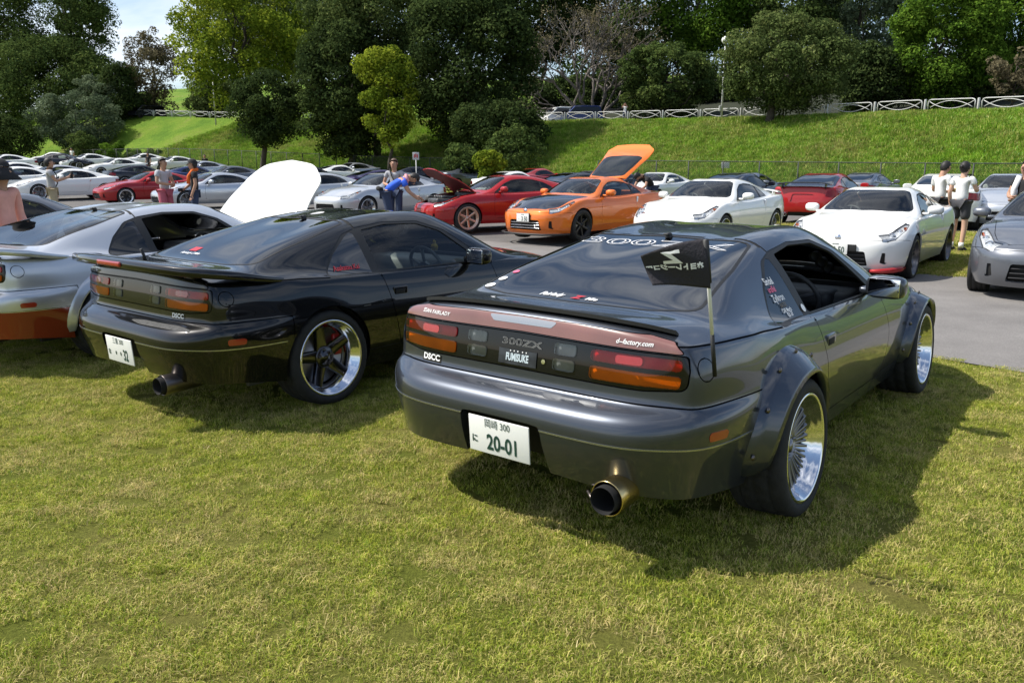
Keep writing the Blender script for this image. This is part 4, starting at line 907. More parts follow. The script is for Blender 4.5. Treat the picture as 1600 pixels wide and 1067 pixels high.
def scatter(name, pts, patches, m, smin, smax, label, cat='grass', normal_up=True):
    """one mass of grass: patches of blades placed on points"""
    me = bpy.data.meshes.new(name); me.from_pydata([tuple(p) for p in pts], [], []); o = link_mesh(name, me); me.materials.append(m); tag(o, label, cat, None, 'stuff')
    ng = bpy.data.node_groups.new(name+'_nodes', 'GeometryNodeTree'); ng.interface.new_socket('Geometry', in_out='INPUT', socket_type='NodeSocketGeometry'); ng.interface.new_socket('Geometry', in_out='OUTPUT', socket_type='NodeSocketGeometry')
    N = ng.nodes; gi = N.new('NodeGroupInput'); go = N.new('NodeGroupOutput'); gj = N.new('GeometryNodeGeometryToInstance')
    for pm in patches:
        pm.materials.append(m); po = bpy.data.objects.new(pm.name, pm); oi = N.new('GeometryNodeObjectInfo'); oi.inputs['Object'].default_value = po; oi.inputs['As Instance'].default_value = True; ng.links.new(oi.outputs['Geometry'], gj.inputs[0])
    ip = N.new('GeometryNodeInstanceOnPoints'); ip.inputs['Pick Instance'].default_value = True
    r1 = N.new('FunctionNodeRandomValue'); r1.data_type = 'FLOAT_VECTOR'; r1.inputs[0].default_value = (-.06, -.06, 0); r1.inputs[1].default_value = (.06, .06, 6.283)
    r2 = N.new('FunctionNodeRandomValue'); r2.data_type = 'FLOAT'; r2.inputs[2].default_value = smin; r2.inputs[3].default_value = smax
    r3 = N.new('FunctionNodeRandomValue'); r3.data_type = 'INT'; r3.inputs[4].default_value = 0; r3.inputs[5].default_value = len(patches)-1; r3.inputs['Seed'].default_value = 5
    ng.links.new(gi.outputs[0], ip.inputs['Points']); ng.links.new(gj.outputs[0], ip.inputs['Instance']); ng.links.new(r1.outputs[0], ip.inputs['Rotation']); ng.links.new(r2.outputs[1], ip.inputs['Scale']); ng.links.new(r3.outputs[2], ip.inputs['Instance Index']); ng.links.new(ip.outputs[0], go.inputs[0])
    md = o.modifiers.new('grass', 'NODES'); md.node_group = ng; return o
def in_view(x, y, pad=60):
    if y < 1.2: return False
    px = 800+CAM_F*x/(y*math.cos(CAM_PITCH)+CAM_H*math.sin(CAM_PITCH)); return -pad*4 < px < 1600+pad*4
pts = []
step = .185
for yy in np.arange(1.4, 13.0, step):
    for xx in np.arange(-9, 9, step):
        x, y = xx+random.uniform(-.09, .09), yy+random.uniform(-.09, .09); s = ROW[0]*x+ROW[1]*y
        if s < 7.27+.06*math.sin(x*7) and in_view(x, y) and (y < 8 or random.random() < .6): pts.append((x, y, float(gz(x, y))))
NEARM = blade_mat('lawn blades', [(.15, .225, .022), (.31, .38, .038), (.44, .45, .055), (.54, .51, .11)], (.66, .53, .24), 2.3, .64, 1.02)
scatter('lawn_grass', pts, [blade_patch('lawn_patch', .27, 800, .011, .033, .0017, 1.6, 11+k) for k in range(4)], NEARM, .75, 1.1, 'short mown yellow green lawn under the near row of cars')
pts = []
for a in np.arange(-14, 22, .24):
    for s in np.arange(13.45, 21, .24):
        a2, s2 = a+random.uniform(-.12, .12), s+random.uniform(-.12, .12); x, y = ROW[0]*s2+ROW[1]*a2, ROW[1]*s2-ROW[0]*a2
        if in_view(x, y) and a2 > -8.5: pts.append((x, y, float(gz(x, y))))
scatter('far_lawn_grass', pts, [blade_patch('far_lawn_patch', .36, 300, .03, .06, .004, 1.3, 31+k) for k in range(3)], NEARM, .85, 1.3, 'short grass beyond the asphalt lane under the second row')
pts = []; bnr = random.Random(4)
for k in range(22000):
    u = bnr.uniform(.10, .80); v = bnr.uniform(.0, 1.0); p = bank_pt(u, v); px = 800+CAM_F*p[0]/p[1]
    if -40 < px < 1640: pts.append(p)
BLADEB = blade_mat('bank blades', [(.10, .22, .015), (.17, .33, .022), (.25, .40, .03), (.33, .43, .05)], (.42, .37, .13), .25, .66, 1.05)
scatter('bank_grass', pts, [blade_patch('bank_patch', .9, 170, .09, .24, .012, 1.4, 51+k) for k in range(4)], BLADEB, .7, 1.3, 'long bright green grass covering the bank')
# ------------------------------------------------------------------ trees and shrubs
def leaf_mat(name, cols, trans=.3): return blade_mat(name, [tuple(min(.6, c*2.05) for c in q) for q in cols], cols[-1], .5, 5., 6., trans, .0)
LEAF = dict(
    dark=leaf_mat('dark evergreen leaves', [(.010, .017, .007), (.019, .030, .010), (.032, .046, .014), (.052, .068, .020)]),
    olive=leaf_mat('olive leaves', [(.020, .030, .010), (.036, .052, .016), (.060, .078, .024), (.10, .11, .040)]),
    yellow=leaf_mat('yellow green leaves', [(.026, .045, .006), (.07, .10, .011), (.13, .155, .016), (.21, .225, .024)], .45),
    bright=leaf_mat('bright green leaves', [(.017, .036, .006), (.036, .070, .009), (.064, .108, .013), (.10, .15, .020)], .4),
    mid=leaf_mat('mid green leaves', [(.015, .026, .009), (.029, .045, .013), (.048, .068, .018), (.08, .098, .027)]),
    brown=leaf_mat('russet leaves', [(.036, .032, .020), (.062, .054, .032), (.09, .078, .044), (.13, .112, .062)]),
    grey=leaf_mat('grey green leaves', [(.025, .036, .020), (.045, .062, .034), (.075, .095, .055), (.12, .14, .085)]))
BARK = mat('rough bark', (.055, .045, .035), .95, var=.35, vscale=3, bump=.6, bscale=12); BARK_PALE = mat('pale grey bark', (.14, .12, .10), .9, var=.3, vscale=3)
def leaves_mesh(name, clumps, n, size, r, up=.35, aspect=.55):
    """clumps: (cx,cy,cz,radius_x,radius_z,tone) -> soup of small leaf shaped quads on the clumps' outer shells"""
    C = np.array([c[:3] for c in clumps]); RX = np.array([c[3] for c in clumps]); RZ = np.array([c[4] for c in clumps]); T = np.array([c[5] for c in clumps])
    w = RX*RZ; k = r.choice(len(C), n, p=w/w.sum()); d = r.normal(size=(n, 3)); d[:, 2] += up; d /= np.linalg.norm(d, axis=1)[:, None]
    rad = .55+.5*r.random(n)**.6; P = C[k]+np.stack([d[:, 0]*RX[k], d[:, 1]*RX[k], d[:, 2]*RZ[k]], 1)*rad[:, None]
    nrm = d*.9+r.normal(size=(n, 3))*.55; nrm[:, 2] += .25; nrm /= np.linalg.norm(nrm, axis=1)[:, None]
    u = np.cross(nrm, r.normal(size=(n, 3))); u /= np.linalg.norm(u, axis=1)[:, None]+1e-9; v = np.cross(nrm, u); s = size*r.uniform(.6, 1.4, n)[:, None]
    Q = np.stack([P-u*s*.5, P-v*s*aspect*.5+nrm*s*.08, P+u*s*.5, P+v*s*aspect*.5+nrm*s*.08], 1); me = tri_mesh(name, Q, 4)
    tone = np.clip(T[k]+r.normal(size=n)*.17, 0, 1); a = me.attributes.new('tone', 'FLOAT', 'POINT'); a.data.foreach_set('value', np.repeat(tone, 4).astype(np.float32)); return me
def limb(m, p, q, r0, r1, rr, wob=.12, n=6):
    p, q = Vector(p), Vector(q); L = (q-p).length; P = []
    for i in range(n+1):
        t = i/n; o = Vector((rr.normal(), rr.normal(), rr.normal()*.5))*wob*L*.25*math.sin(math.pi*t); P.append(p.lerp(q, t)+o)
    m.tube(P, [r0+(r1-r0)*i/n for i in range(n+1)], 7); return P
def tree(name, label, px, py, d, kind, n=14000, leaf=.22, base=None, trunk_x=None, clump=.30, nc=60, tr=.22, seed=1, squash=.85, group=None, cat='tree', hollow=.5, bark=None, lowfill=1.0, gap=0.):
    """px, py: left/right and top/bottom of the crown in the photograph; d: distance"""
    r = np.random.default_rng(seed); l = at(px[0], sum(py)/2, d); q = at(px[1], sum(py)/2, d); t = at(sum(px)/2, py[0], d); b = at(sum(px)/2, py[1], d)
    cx, cy = (l[0]+q[0])/2, d; rx = (q[0]-l[0])/2; rz = (t[2]-b[2])/2; cz = (t[2]+b[2])/2; ry = min(rx*squash, 6.)
    tx = at(trunk_x, py[1], d)[0] if trunk_x else cx; bz = at(sum(px)/2, base if base else py[1]+25, d)[2]
    root = empty(name, (tx, cy, bz), 0, label, cat, group); O = Vector((tx, cy, bz)); cl = []
    tries = 0
    while len(cl) < nc and tries < nc*20:
        tries += 1; v = r.normal(size=3); v /= np.linalg.norm(v); rad = hollow+(1-hollow)*r.random()**.5
        x, y, z = v[0]*rx*rad, v[1]*ry*rad, v[2]*rz*rad
        if v[1] > .35 and r.random() < .55: continue
        cr = clump*min(rx, rz)*r.uniform(.6, 1.25); f = 1-cr/max(rx, rz)*.7
        cl.append((cx+x*f-O.x, cy+y*f-O.y, cz+z*f-O.z, cr*r.uniform(.9, 1.3), cr*r.uniform(.7, .95), r.uniform(.25, .65)))
    link_mesh('crown', leaves_mesh('crown', cl, n, leaf, r), root, LEAF[kind])
    m = MB(); top = Vector((cx-O.x, 0, cz-O.z+rz*.35)); P = limb(m, (0, 0, -.6), top, tr, tr*.3, r, .10, 9)
    for k in r.choice(len(cl), min(9, len(cl)), replace=False):
        s = P[int(r.integers(3, 8))]; limb(m, s, cl[k][:3], tr*.38, .02, r, .25)
    m.build('trunk', bark or BARK, root); return root
def bare_tree(name, label, px, py, d, base, seed=5, n=2600, depth=5, spread=.55):
    r = np.random.default_rng(seed); l = at(px[0], py[1], d); q = at(px[1], py[1], d); t = at(sum(px)/2, py[0], d); b = at(sum(px)/2, base, d); H = t[2]-b[2]; Wd = (q[0]-l[0])/2; root = empty(name, ((l[0]+q[0])/2, d, b[2]), 0, label, 'tree'); m = MB(); tips = []
    def grow(p, v, L, rad, dep):
        e = p+v*L; P = limb(m, p, e, rad, rad*.62, r, .22, 5)
        if dep == 0: tips.append(e); return
        for k in range(3 if dep > 1 else 4):
            w = (v+Vector((r.normal()*spread*1.2, r.normal()*spread*.8, r.normal()*spread*.6+.10))).normalized(); grow(P[int(r.integers(3, 6))], w, L*r.uniform(.62, .85), rad*.6, dep-1)
    for k in range(5):
        a = (k-2)*.42; grow(Vector((0, 0, 0)), Vector((math.sin(a), r.normal()*.25, math.cos(a))).normalized(), H*.30, .16, depth-1)
    sx = Wd/max(.1, np.percentile([abs(t_.x) for t_ in tips], 93)); sz = H/max(.1, np.percentile([t_.z for t_ in tips], 96))
    m.V = [(v[0]*sx, v[1], v[2]*sz) for v in m.V]; m.build('trunk', BARK_PALE, root)
    cl = [(t_.x*sx, t_.y, t_.z*sz, .55, .4, r.uniform(.3, .8)) for t_ in tips]; link_mesh('crown', leaves_mesh('crown', cl, n, .17, r), root, LEAF['brown']); return root

FAR = 'trees on the hill behind the upper road'
# back wall of woodland, left to right
tree('broadleaf_tree', 'tall dark green tree at the top left corner', (-60, 80), (-60, 190), 110, 'mid', 20000, .30, 215, seed=1, nc=80, group=FAR)
tree('broadleaf_tree', 'tall dark tree beside the patch of sky', (25, 182), (-70, 175), 109, 'mid', 24000, .30, 215, seed=2, nc=80, clump=.26, group=FAR)
tree('broadleaf_tree', 'dense brown green tree at the left edge below the tall trees', (-40, 195), (52, 225), 104, 'mid', 30000, .30, 232, seed=3, nc=110, clump=.26)
tree('broadleaf_tree', 'thin brownish tree under the patch of sky', (188, 292), (38, 192), 100, 'brown', 12000, .26, 205, seed=4, nc=70, clump=.22, hollow=.3)
tree('broadleaf_tree', 'dark shrubby tree left of the parked black car on the upper road', (150, 235), (95, 200), 97, 'dark', 12000, .28, 205, seed=41, nc=50)
tree('yellow_green_tree', 'tall yellow green tree with a dark trunk left of the middle', (258, 500), (-70, 184), 84, 'yellow', 28000, .30, 200, trunk_x=398, seed=5, nc=110, clump=.17, hollow=.3, tr=.30)
tree('broadleaf_tree', 'big olive tree rising behind the yellow green tree', (330, 560), (-80, 150), 92, 'olive', 20000, .32, 200, seed=6, nc=80)
tree('evergreen_tree', 'dark evergreen with a bare trunk on the bank left of the middle', (362, 480), (105, 240), 64, 'dark', 20000, .20, 262, trunk_x=408, seed=7, nc=75, clump=.24, tr=.26)
tree('evergreen_tree', 'huge dark evergreen filling the middle of the picture', (620, 850), (-40, 240), 62, 'dark', 52000, .24, 265, seed=8, nc=150, clump=.22, tr=.4)
tree('evergreen_tree', 'dark evergreen left of the huge one', (455, 640), (20, 262), 63, 'dark', 44000, .24, 268, seed=9, nc=130, clump=.22, tr=.35)
tree('evergreen_tree', 'olive crown above the dark evergreens', (470, 690), (-60, 110), 66, 'olive', 22000, .25, 268, seed=10, nc=80, clump=.24, tr=.35)
tree('yellow_green_tree', 'slim sunlit yellow green tree against the dark evergreens', (556, 652), (44, 240), 58, 'yellow', 11000, .20, 258, seed=13, nc=58, clump=.30, hollow=.2, tr=.14)
tree('evergreen_tree', 'dark low evergreen at the foot of the huge one', (700, 862), (150, 262), 57, 'dark', 20000, .20, 272, seed=12, nc=80, tr=.2)
for k, (a, b, y0, y1, kd, lab) in enumerate([(640, 820, -120, 60, 'mid', 'far tree top above the huge evergreen'), (770, 930, -90, 110, 'dark', 'dark far tree behind the bare branches'), (900, 1060, -110, 120, 'mid', 'far green tree above the bare branches'), (1010, 1190, -120, 110, 'bright', 'far bright green tree left of the street lamp'), (1150, 1330, -130, 100, 'mid', 'far tree behind the olive tree on the bank edge'), (1270, 1420, -120, 170, 'grey', 'tall grey green tree right of the olive tree')]):
    tree('woodland_tree', lab, (a, b), (y0, y1), 90-k, kd, 24000, .32, y1+90, seed=20+k, nc=90, clump=.24, group=FAR)
WOODL = ['back wood tree at the top left corner', 'back wood tree at the left side of the sky patch', 'back wood tree behind the yellow green tree', 'back wood tree between the yellow green tree and the evergreens', 'back wood tree behind the slim yellow green tree', 'back wood tree left of the half bare tree', 'back wood tree behind the half bare tree', 'back wood tree behind the street lamp', 'back wood tree directly behind the olive tree', 'back wood tree between the olive and bright green trees', 'back wood tree behind the large bright green tree', 'back wood tree at the top right corner']
for k, (a, b, y0) in enumerate([(-120, 60, -90), (90, 175, -40), (300, 480, -90), (430, 620, -100), (560, 760, -110), (700, 900, -120), (850, 1050, -120), (1000, 1200, -120), (1150, 1350, -130), (1300, 1500, -130), (1450, 1650, -130), (1600, 1800, -120)]):
    tree('woodland_tree', WOODL[k], (a, b), (y0, 190), 112+3*(k % 3), ('mid', 'dark', 'olive')[k % 3], 12000, .50, 215, seed=80+k, nc=70, clump=.26, group='tall trees of the wood at the back')
for k, (a, b, y0, d, kd, lab) in enumerate([(870, 985, 130, 92, 'dark', 'low dark understorey tree behind the vans'), (985, 1090, 120, 84, 'mid', 'low understorey tree left of the street lamp'), (1075, 1180, 118, 82, 'dark', 'low dark understorey tree behind the street lamp'), (1170, 1290, 110, 80, 'dark', 'low dark understorey tree behind the olive tree'), (1270, 1400, 115, 78, 'mid', 'low understorey tree right of the olive tree'), (290, 372, 110, 98, 'olive', 'low olive tree behind the slim white pole'), (760, 880, 130, 84, 'dark', 'low dark understorey tree at the shaded end of the rail'), (1540, 1660, 110, 72, 'dark', 'low dark understorey tree at the right edge')]):
    tree('understorey_tree', lab, (a, b), (y0, 200), d, kd, 9000, .30, 205, seed=120+k, nc=45, clump=.32)
bare_tree('bare_tree', 'half bare grey brown tree with twisting branches behind the white rail', (815, 1035), (5, 178), 74, 200, n=5500)
tree('evergreen_tree', 'round dark green tree between the bare tree and the street lamp', (955, 1125), (62, 190), 72, 'mid', 26000, .24, 200, seed=30, nc=100, clump=.22)
tree('evergreen_tree', 'low dark tree behind the blue van', (835, 985), (110, 196), 84, 'dark', 12000, .26, 205, seed=31, nc=60)
tree('olive_tree', 'spreading olive tree standing at the edge of the bank', (1122, 1335), (14, 185), 52, 'olive', 40000, .17, 199, trunk_x=1197, seed=32, nc=130, clump=.21, tr=.3)
tree('broadleaf_tree', 'dark shade tree behind the olive tree', (1290, 1430), (60, 190), 60, 'dark', 20000, .22, 195, seed=33, nc=80)
tree('bright_green_tree', 'large bright green tree at the upper right', (1385, 1570), (-60, 182), 58, 'bright', 44000, .22, 190, seed=34, nc=130, clump=.22)
tree('bright_green_tree', 'bright green tree cut off by the right edge', (1500, 1700), (-80, 178), 60, 'bright', 34000, .22, 186, seed=35, nc=110, clump=.22)
tree('broadleaf_tree', 'dark lower tree filling the gap under the bright green trees', (1400, 1640), (90, 185), 62, 'mid', 22000, .22, 190, seed=36, nc=90)
tree('russet_tree', 'small tree with russet autumn leaves at the right edge', (1535, 1640), (70, 165), 50, 'brown', 4200, .18, 180, seed=37, nc=45, clump=.22, hollow=.2, tr=.1)
tree('rounded_shrub', 'large rounded grey green shrub on the bank at the left', (48, 192), (140, 238), 92, 'grey', 22000, .22, 244, seed=38, nc=80, clump=.25, cat='shrub')
tree('rounded_shrub', 'smaller rounded shrub above the large grey green one', (112, 208), (118, 172), 97, 'grey', 9000, .20, 185, seed=39, nc=50, clump=.3, cat='shrub')
tree('rounded_shrub', 'dark shrub at the left edge below the large shrub', (-30, 62), (178, 258), 88, 'dark', 12000, .22, 262, seed=40, nc=60, cat='shrub')
for k, (a, b, y0, y1, kd, lab) in enumerate([(105, 160, 205, 252, 'mid', 'weedy shrub left of the far cars at the bank foot'), (150, 215, 222, 256, 'bright', 'leafy bank plant right of the rounded shrub'), (200, 262, 232, 258, 'olive', 'low dry plant beside the left fence'), (690, 765, 218, 292, 'mid', 'green shrub behind the open red hood'), (735, 790, 232, 292, 'yellow', 'pale leafed plant right of the open red hood'), (755, 850, 195, 290, 'mid', 'rounded shrub at the shaded foot of the bank')]):
    tree('bank_shrub', lab, (a, b), (y0, y1), (88, 86, 84, 47, 45, 50)[k], kd, 5000, .17, y1+4, seed=60+k, nc=30, clump=.34, cat='shrub', tr=.05)

for k, (a, b, y0, d, lab) in enumerate([(-220, -30, -40, 106, 'tall tree just outside the left edge'), (-420, -190, -20, 110, 'tall tree well left of the left edge'), (-640, -390, 0, 112, 'tree at the far left end of the bank'), (-330, -90, 110, 96, 'low shrubby tree outside the left edge')]):
    tree('broadleaf_tree', lab, (a, b), (y0, 225), d, ('mid', 'olive', 'mid', 'grey')[k], 12000, .42, 240, seed=140+k, nc=70)
# ------------------------------------------------------------------ rail, fence, lamp, signs
WHITE = mat('weathered white paint', (.50, .50, .48), .5, var=.12, vscale=3); POST = mat('dark fence post', (.035, .04, .035), .6, .3)
def chain_mat():
    m = bpy.data.materials.new('chain link mesh'); m.use_nodes = True; t = m.node_tree; t.nodes.clear(); o = t.nodes.new('ShaderNodeOutputMaterial'); tr = t.nodes.new('ShaderNodeBsdfTransparent'); d = t.nodes.new('ShaderNodeBsdfDiffuse'); d.inputs[0].default_value = (.04, .06, .04, 1); ms = t.nodes.new('ShaderNodeMixShader')
    g = t.nodes.new('ShaderNodeTexCoord'); sx = t.nodes.new('ShaderNodeSeparateXYZ'); t.links.new(g.outputs['Object'], sx.inputs[0]); fac = None
    for sgn in (1, -1):
        a = t.nodes.new('ShaderNodeMath'); a.operation = 'MULTIPLY_ADD'; a.inputs[1].default_value = sgn; t.links.new(sx.outputs[2], a.inputs[0]); t.links.new(sx.outputs[0], a.inputs[2])
        q = t.nodes.new('ShaderNodeMath'); q.operation = 'PINGPONG'; q.inputs[1].default_value = .055; t.links.new(a.outputs[0], q.inputs[0]); c = t.nodes.new('ShaderNodeMath'); c.operation = 'LESS_THAN'; c.inputs[1].default_value = .006; t.links.new(q.outputs[0], c.inputs[0])
        if fac is None: fac = c
        else: mxm = t.nodes.new('ShaderNodeMath'); mxm.operation = 'MAXIMUM'; t.links.new(fac.outputs[0], mxm.inputs[0]); t.links.new(c.outputs[0], mxm.inputs[1]); fac = mxm
    t.links.new(fac.outputs[0], ms.inputs[0]); t.links.new(tr.outputs[0], ms.inputs[1]); t.links.new(d.outputs[0], ms.inputs[2]); t.links.new(ms.outputs[0], o.inputs[0]); return m
CHAIN = chain_mat()
def walk(P, step, u0, u1, n=1500):
    Q = [along(P, u0+(u1-u0)*i/n) for i in range(n+1)]; out = [Q[0]]; acc = 0
    for a, b in zip(Q[:-1], Q[1:]):
        acc += np.linalg.norm((b-a)[:2])
        if acc >= step: out.append(b); acc = 0
    return out
def fence(u0, u1, label, h=1.5):
    P = walk(FENCE, 2.0, u0, u1); Z = [float(gz(p[0], p[1])) for p in P]; f = empty('chain_link_fence', (P[0][0], P[0][1], Z[0]), 0, label, 'fence'); o = Vector((P[0][0], P[0][1], Z[0])); pm = MB(); pm.tube([(0, 0, -.2), (0, 0, h)], .032, 8); pme = pm.mesh('post')
    for p, z in zip(P, Z): link_mesh('post', pme, f, POST, Matrix.Translation(Vector((p[0], p[1], z))-o))
    m = MB(); m.tube([Vector((p[0], p[1], z+h))-o for p, z in zip(P, Z)], .022, 6); m.build('top_rail', POST, f)
    for (p, z), (q, w) in zip(zip(P[:-1], Z[:-1]), zip(P[1:], Z[1:])):
        L = math.hypot(q[0]-p[0], q[1]-p[1]); me = mesh_from('mesh_panel', [(0, 0, .04), (L, 0, .04+w-z), (L, 0, h+w-z), (0, 0, h)], [(0, 1, 2, 3)], False)
        link_mesh('mesh_panel', me, f, CHAIN, Matrix.Translation(Vector((p[0], p[1], z))-o) @ Matrix.Rotation(math.atan2(q[1]-p[1], q[0]-p[0]), 4, 'Z'))
    return f
fence(.06, .455, 'dark chain link fence at the foot of the bank on the right', 1.62); fence(.56, .86, 'dark chain link fence at the foot of the bank on the left', 1.7)
def rail(u0, u1, label, L=3.0):
    P = walk(EDGE, L, u0, u1); o = Vector(P[0]); f = empty('guard_rail', tuple(o), 0, label, 'guard rail'); pm = MB(); pm.box((0, 0, .32), (.10, .10, .68), .02); pme = pm.mesh('post')
    for p in P: link_mesh('post', pme, f, WHITE, Matrix.Translation(Vector(p)-o))
    for p, q in zip(P[:-1], P[1:]):
        p, q = Vector(p)-o, Vector(q)-o; d = q-p; g = .06; m = MB()
        X = lambda t, z: p+d*(g+(1-2*g)*t)+Vector((0, 0, z))
        m.tube([X(0, .10), X(0, .50), X(.02, .60), X(.07, .64), X(.93, .64), X(.98, .60), X(1, .50), X(1, .10)], .030, 8)
        m.tube([X(t, .60-.46*(2*t-1)**2 if False else .12+.44*math.sin(math.pi*t)**.8) for t in np.linspace(.05, .95, 14)], .02, 6); m.tube([X(t, .60-.44*math.sin(math.pi*t)**.8) for t in np.linspace(.03, .97, 14)], .02, 6)
        m.build('rail_panel', WHITE, f)
    return f
rail(.10, .63, 'white tubular guard rail with curved bracing along the upper road on the right'); rail(.735, .92, 'white tubular guard rail along the upper road on the left')
def lamp_post(px, py0, py1, d, label, globe=True):
    a = at(px, py1, d); b = at(px, py0, d); H = b[2]-a[2]; f = empty('street_lamp' if globe else 'white_pole', a, 0, label, 'street lamp' if globe else 'pole'); m = MB(); m.tube([(0, 0, -.5), (0, 0, H*.5), (0, 0, H)], [.075, .065, .05], 10); m.build('pole', WHITE, f)
    if globe:
        g = MB(); g.lathe([(-.26, .05), (-.22, .15), (-.10, .24), (.02, .26), (.14, .22), (.22, .12), (.25, 0)], 20, 'z', (0, 0, H+.2)); g.build('globe', mat('opal lamp globe', (.85, .85, .83), .25), f); c = MB(); c.lathe([(-.1, .06), (0, .10), (.05, .07)], 12, 'z', (0, 0, H-.06)); c.build('collar', POST, f); bx = MB(); bx.box((-.13, -.05, .75), (.16, .12, .36), .02); bx.build('switch_box', WHITE, f)
    else: c = MB(); c.lathe([(0, .05), (.05, .05), (.09, .0)], 10, 'z', (0, 0, H)); c.build('cap', WHITE, f)
lamp_post(1127, 68, 188, 55.5, 'white street lamp with a round globe behind the guard rail'); lamp_post(337, 120, 188, 87, 'slim white pole beside the yellow green tree', False)
a = at(1132, 263, 42.2); f = tag(empty('fence_sign', (a[0], a[1]-.1, a[2])), 'blank white board hanging on the right hand fence', 'sign'); m = MB(); m.box((0, -.03, .15), (.42, .02, .30), .006); m.build('board', WHITE, f); m = MB(); m.box((0, -.01, .30), (.36, .03, .03)); m.build('hanger', POST, f)
a = at(650, 249, 33); f = tag(empty('post_sign', (a[0], a[1], float(gz(a[0], a[1])))), 'small white and red sign on a post above the open red hood', 'sign'); h = a[2]-float(gz(a[0], a[1])); m = MB(); m.tube([(0, 0, 0), (0, 0, h)], .02, 6); m.build('post', WHITE, f); m = MB(); m.box((0, -.03, h+.12), (.26, .015, .30), .006); b = m.build('board', WHITE, f)
m = MB(); [m.box((-.06+.06*k, -.04, h+.12+.03*(k % 2)), (.04, .006, .14)) for k in range(3)]; m.build('red_marks', DEFAULT_ROLES['red'], b)
# ------------------------------------------------------------------ the three near coupes
GREY, BLACK, SILV = (.5544, 4.0242, .6688), (-1.8947, 5.7402, .6661), (-4.10, 7.02, .51)
Z32 = z32_proto(); bv = Z32.bvh
def decal(parent, txt, view, uv, size, m, outline=0., bold=0., xs=1., rot=0., off=.0022, shear=0., name='lettering', mir=False):
    return link_mesh(name, drape(text_mesh(txt, size, outline, bold, xscale=xs, shear=shear), bv, view, uv, off, rot, mir), parent, m)
def rect_decal(parent, view, uv, w, h, m, name='sticker', n=8, off=.0015):
    V = [(-w/2+w*i/n, -h/2+h*j/2, 0) for j in range(3) for i in range(n+1)]; F = [(j*(n+1)+i, j*(n+1)+i+1, (j+1)*(n+1)+i+1, (j+1)*(n+1)+i) for j in range(2) for i in range(n)]
    return link_mesh(name, drape((V, F), bv, view, uv, off), parent, m)
def disc_decal(parent, view, uv, r, m, sq=1., off=.0022, name='sticker'):
    V = [(0, 0, 0)]+[(r*math.cos(a), r*sq*math.sin(a), 0) for a in np.linspace(0, 2*math.pi, 20, endpoint=False)]; F = [(0, i, i % 20+1) for i in range(1, 21)]
    return link_mesh(name, drape((V, F), bv, view, uv, off), parent, m)
WH = DEFAULT_ROLES['decal']; RD = DEFAULT_ROLES['red']; PK = DEFAULT_ROLES['pink']; BK = DEFAULT_ROLES['tail_black']
GOLD = mat('heat tinted steel', (.62, .47, .22), .25, 1.); STEEL = mat('dark exhaust steel', (.16, .14, .13), .35, 1.); SOOT = mat('soot', (.004, .004, .004), .9)
def exhaust(parent, x, z, y0, y1, ro, ri, m):
    b = MB(); b.lathe([(y1, ro*.8), (y0+.06, ro), (y0, ro*1.02), (y0-.004, ro), (y0, ro*.94)], 36, 'y', (x, 0, z)); e = b.build('exhaust', m, parent)
    b = MB(); b.lathe([(y0-.03, ri), (y0-.034, ri*.97), (y0-.03, ri*.93), (y0+.25, ri*.9), (y0+.25, 0)], 32, 'y', (x, 0, z)); b.lathe([(y0+.12, ri), (y0-.03, ri)], 32, 'y', (x, 0, z)); b.build('exhaust_pipe', SOOT, e); return e
def flare(parent, m, yc, sg, r0=.352, r1=.47, xo=.985, a0=-8, a1=186, bolts=True, zc=.325):
    """bolt-on arch: from the body side out to the tyre"""
    n = 28; k = 6; V = []; F = []; bm_ = MB(); A = []
    for i in range(n+1):
        a = R(a0+(a1-a0)*i/n); q = math.sin(math.pi*i/n)**.35; rr = r0+(r1-r0)*(.55+.45*q); y, z = yc+rr*math.cos(a), max(.16, zc+rr*math.sin(a)); h = bv.ray_cast(Vector((sg*3, y, z)), Vector((-sg, 0, 0))); xb = abs(h[0].x) if h[0] is not None else .86
        xb = xb if xb > .7 else .86; A.append((xb, y, z)); xe = xb+(xo-xb)*(.35+.65*q)
        for j in range(k+1):
            t = j/k; r = rr+(r0-rr)*t; x = xb-.004+(xe-xb)*(.12*(t > 0)+.88*t**.85); V.append((sg*x, yc+r*math.cos(a), zc+r*math.sin(a)))
        V.append((sg*(xe-.05), yc+(r0-.004)*math.cos(a), zc+(r0-.004)*math.sin(a)))
    k2 = k+2
    for i in range(n):
        for j in range(k2-1): F.append((i*k2+j, i*k2+j+1, (i+1)*k2+j+1, (i+1)*k2+j))
    bm_.add(V, F); o = bm_.build('fender_flare', m, parent)
    if bolts:
        for i in range(2, n-1, 4):
            v = Vector(V[i*k2+1]); b = MB(); b.lathe([(0, .013), (sg*.006, .012), (sg*.009, .006), (sg*.009, 0)], 10, 'x', tuple(v+Vector((sg*.004, 0, 0)))); b.build('bolt', STEEL, o)
    return o
def strip(parent, name, m, ptsfn, n, w, th, yv=0.):
    """thin lip laid on the deck edge"""
    V = []; F = []
    for i in range(n+1):
        x, y, z, tw = ptsfn(i/n*2-1); V += [(x, y-w*.5*tw, z+.012*tw), (x, y-w*.5*tw, z+.012*tw+th), (x, y+w*.5*tw, z+.002+th*.4), (x, y+w*.5*tw, z)]
    for i in range(n):
        for j in range(4): F.append((i*4+j, i*4+(j+1) % 4, (i+1)*4+(j+1) % 4, (i+1)*4+j))
    F += [(0, 1, 2, 3), tuple(n*4+j for j in (3, 2, 1, 0))]; b = MB(); b.add(V, F, False); return b.build(name, m, parent)
def deck_z(x, y): h = bv.ray_cast(Vector((x, y, 4)), Vector((0, 0, -1))); return h[0].z if h[0] is not None else .94
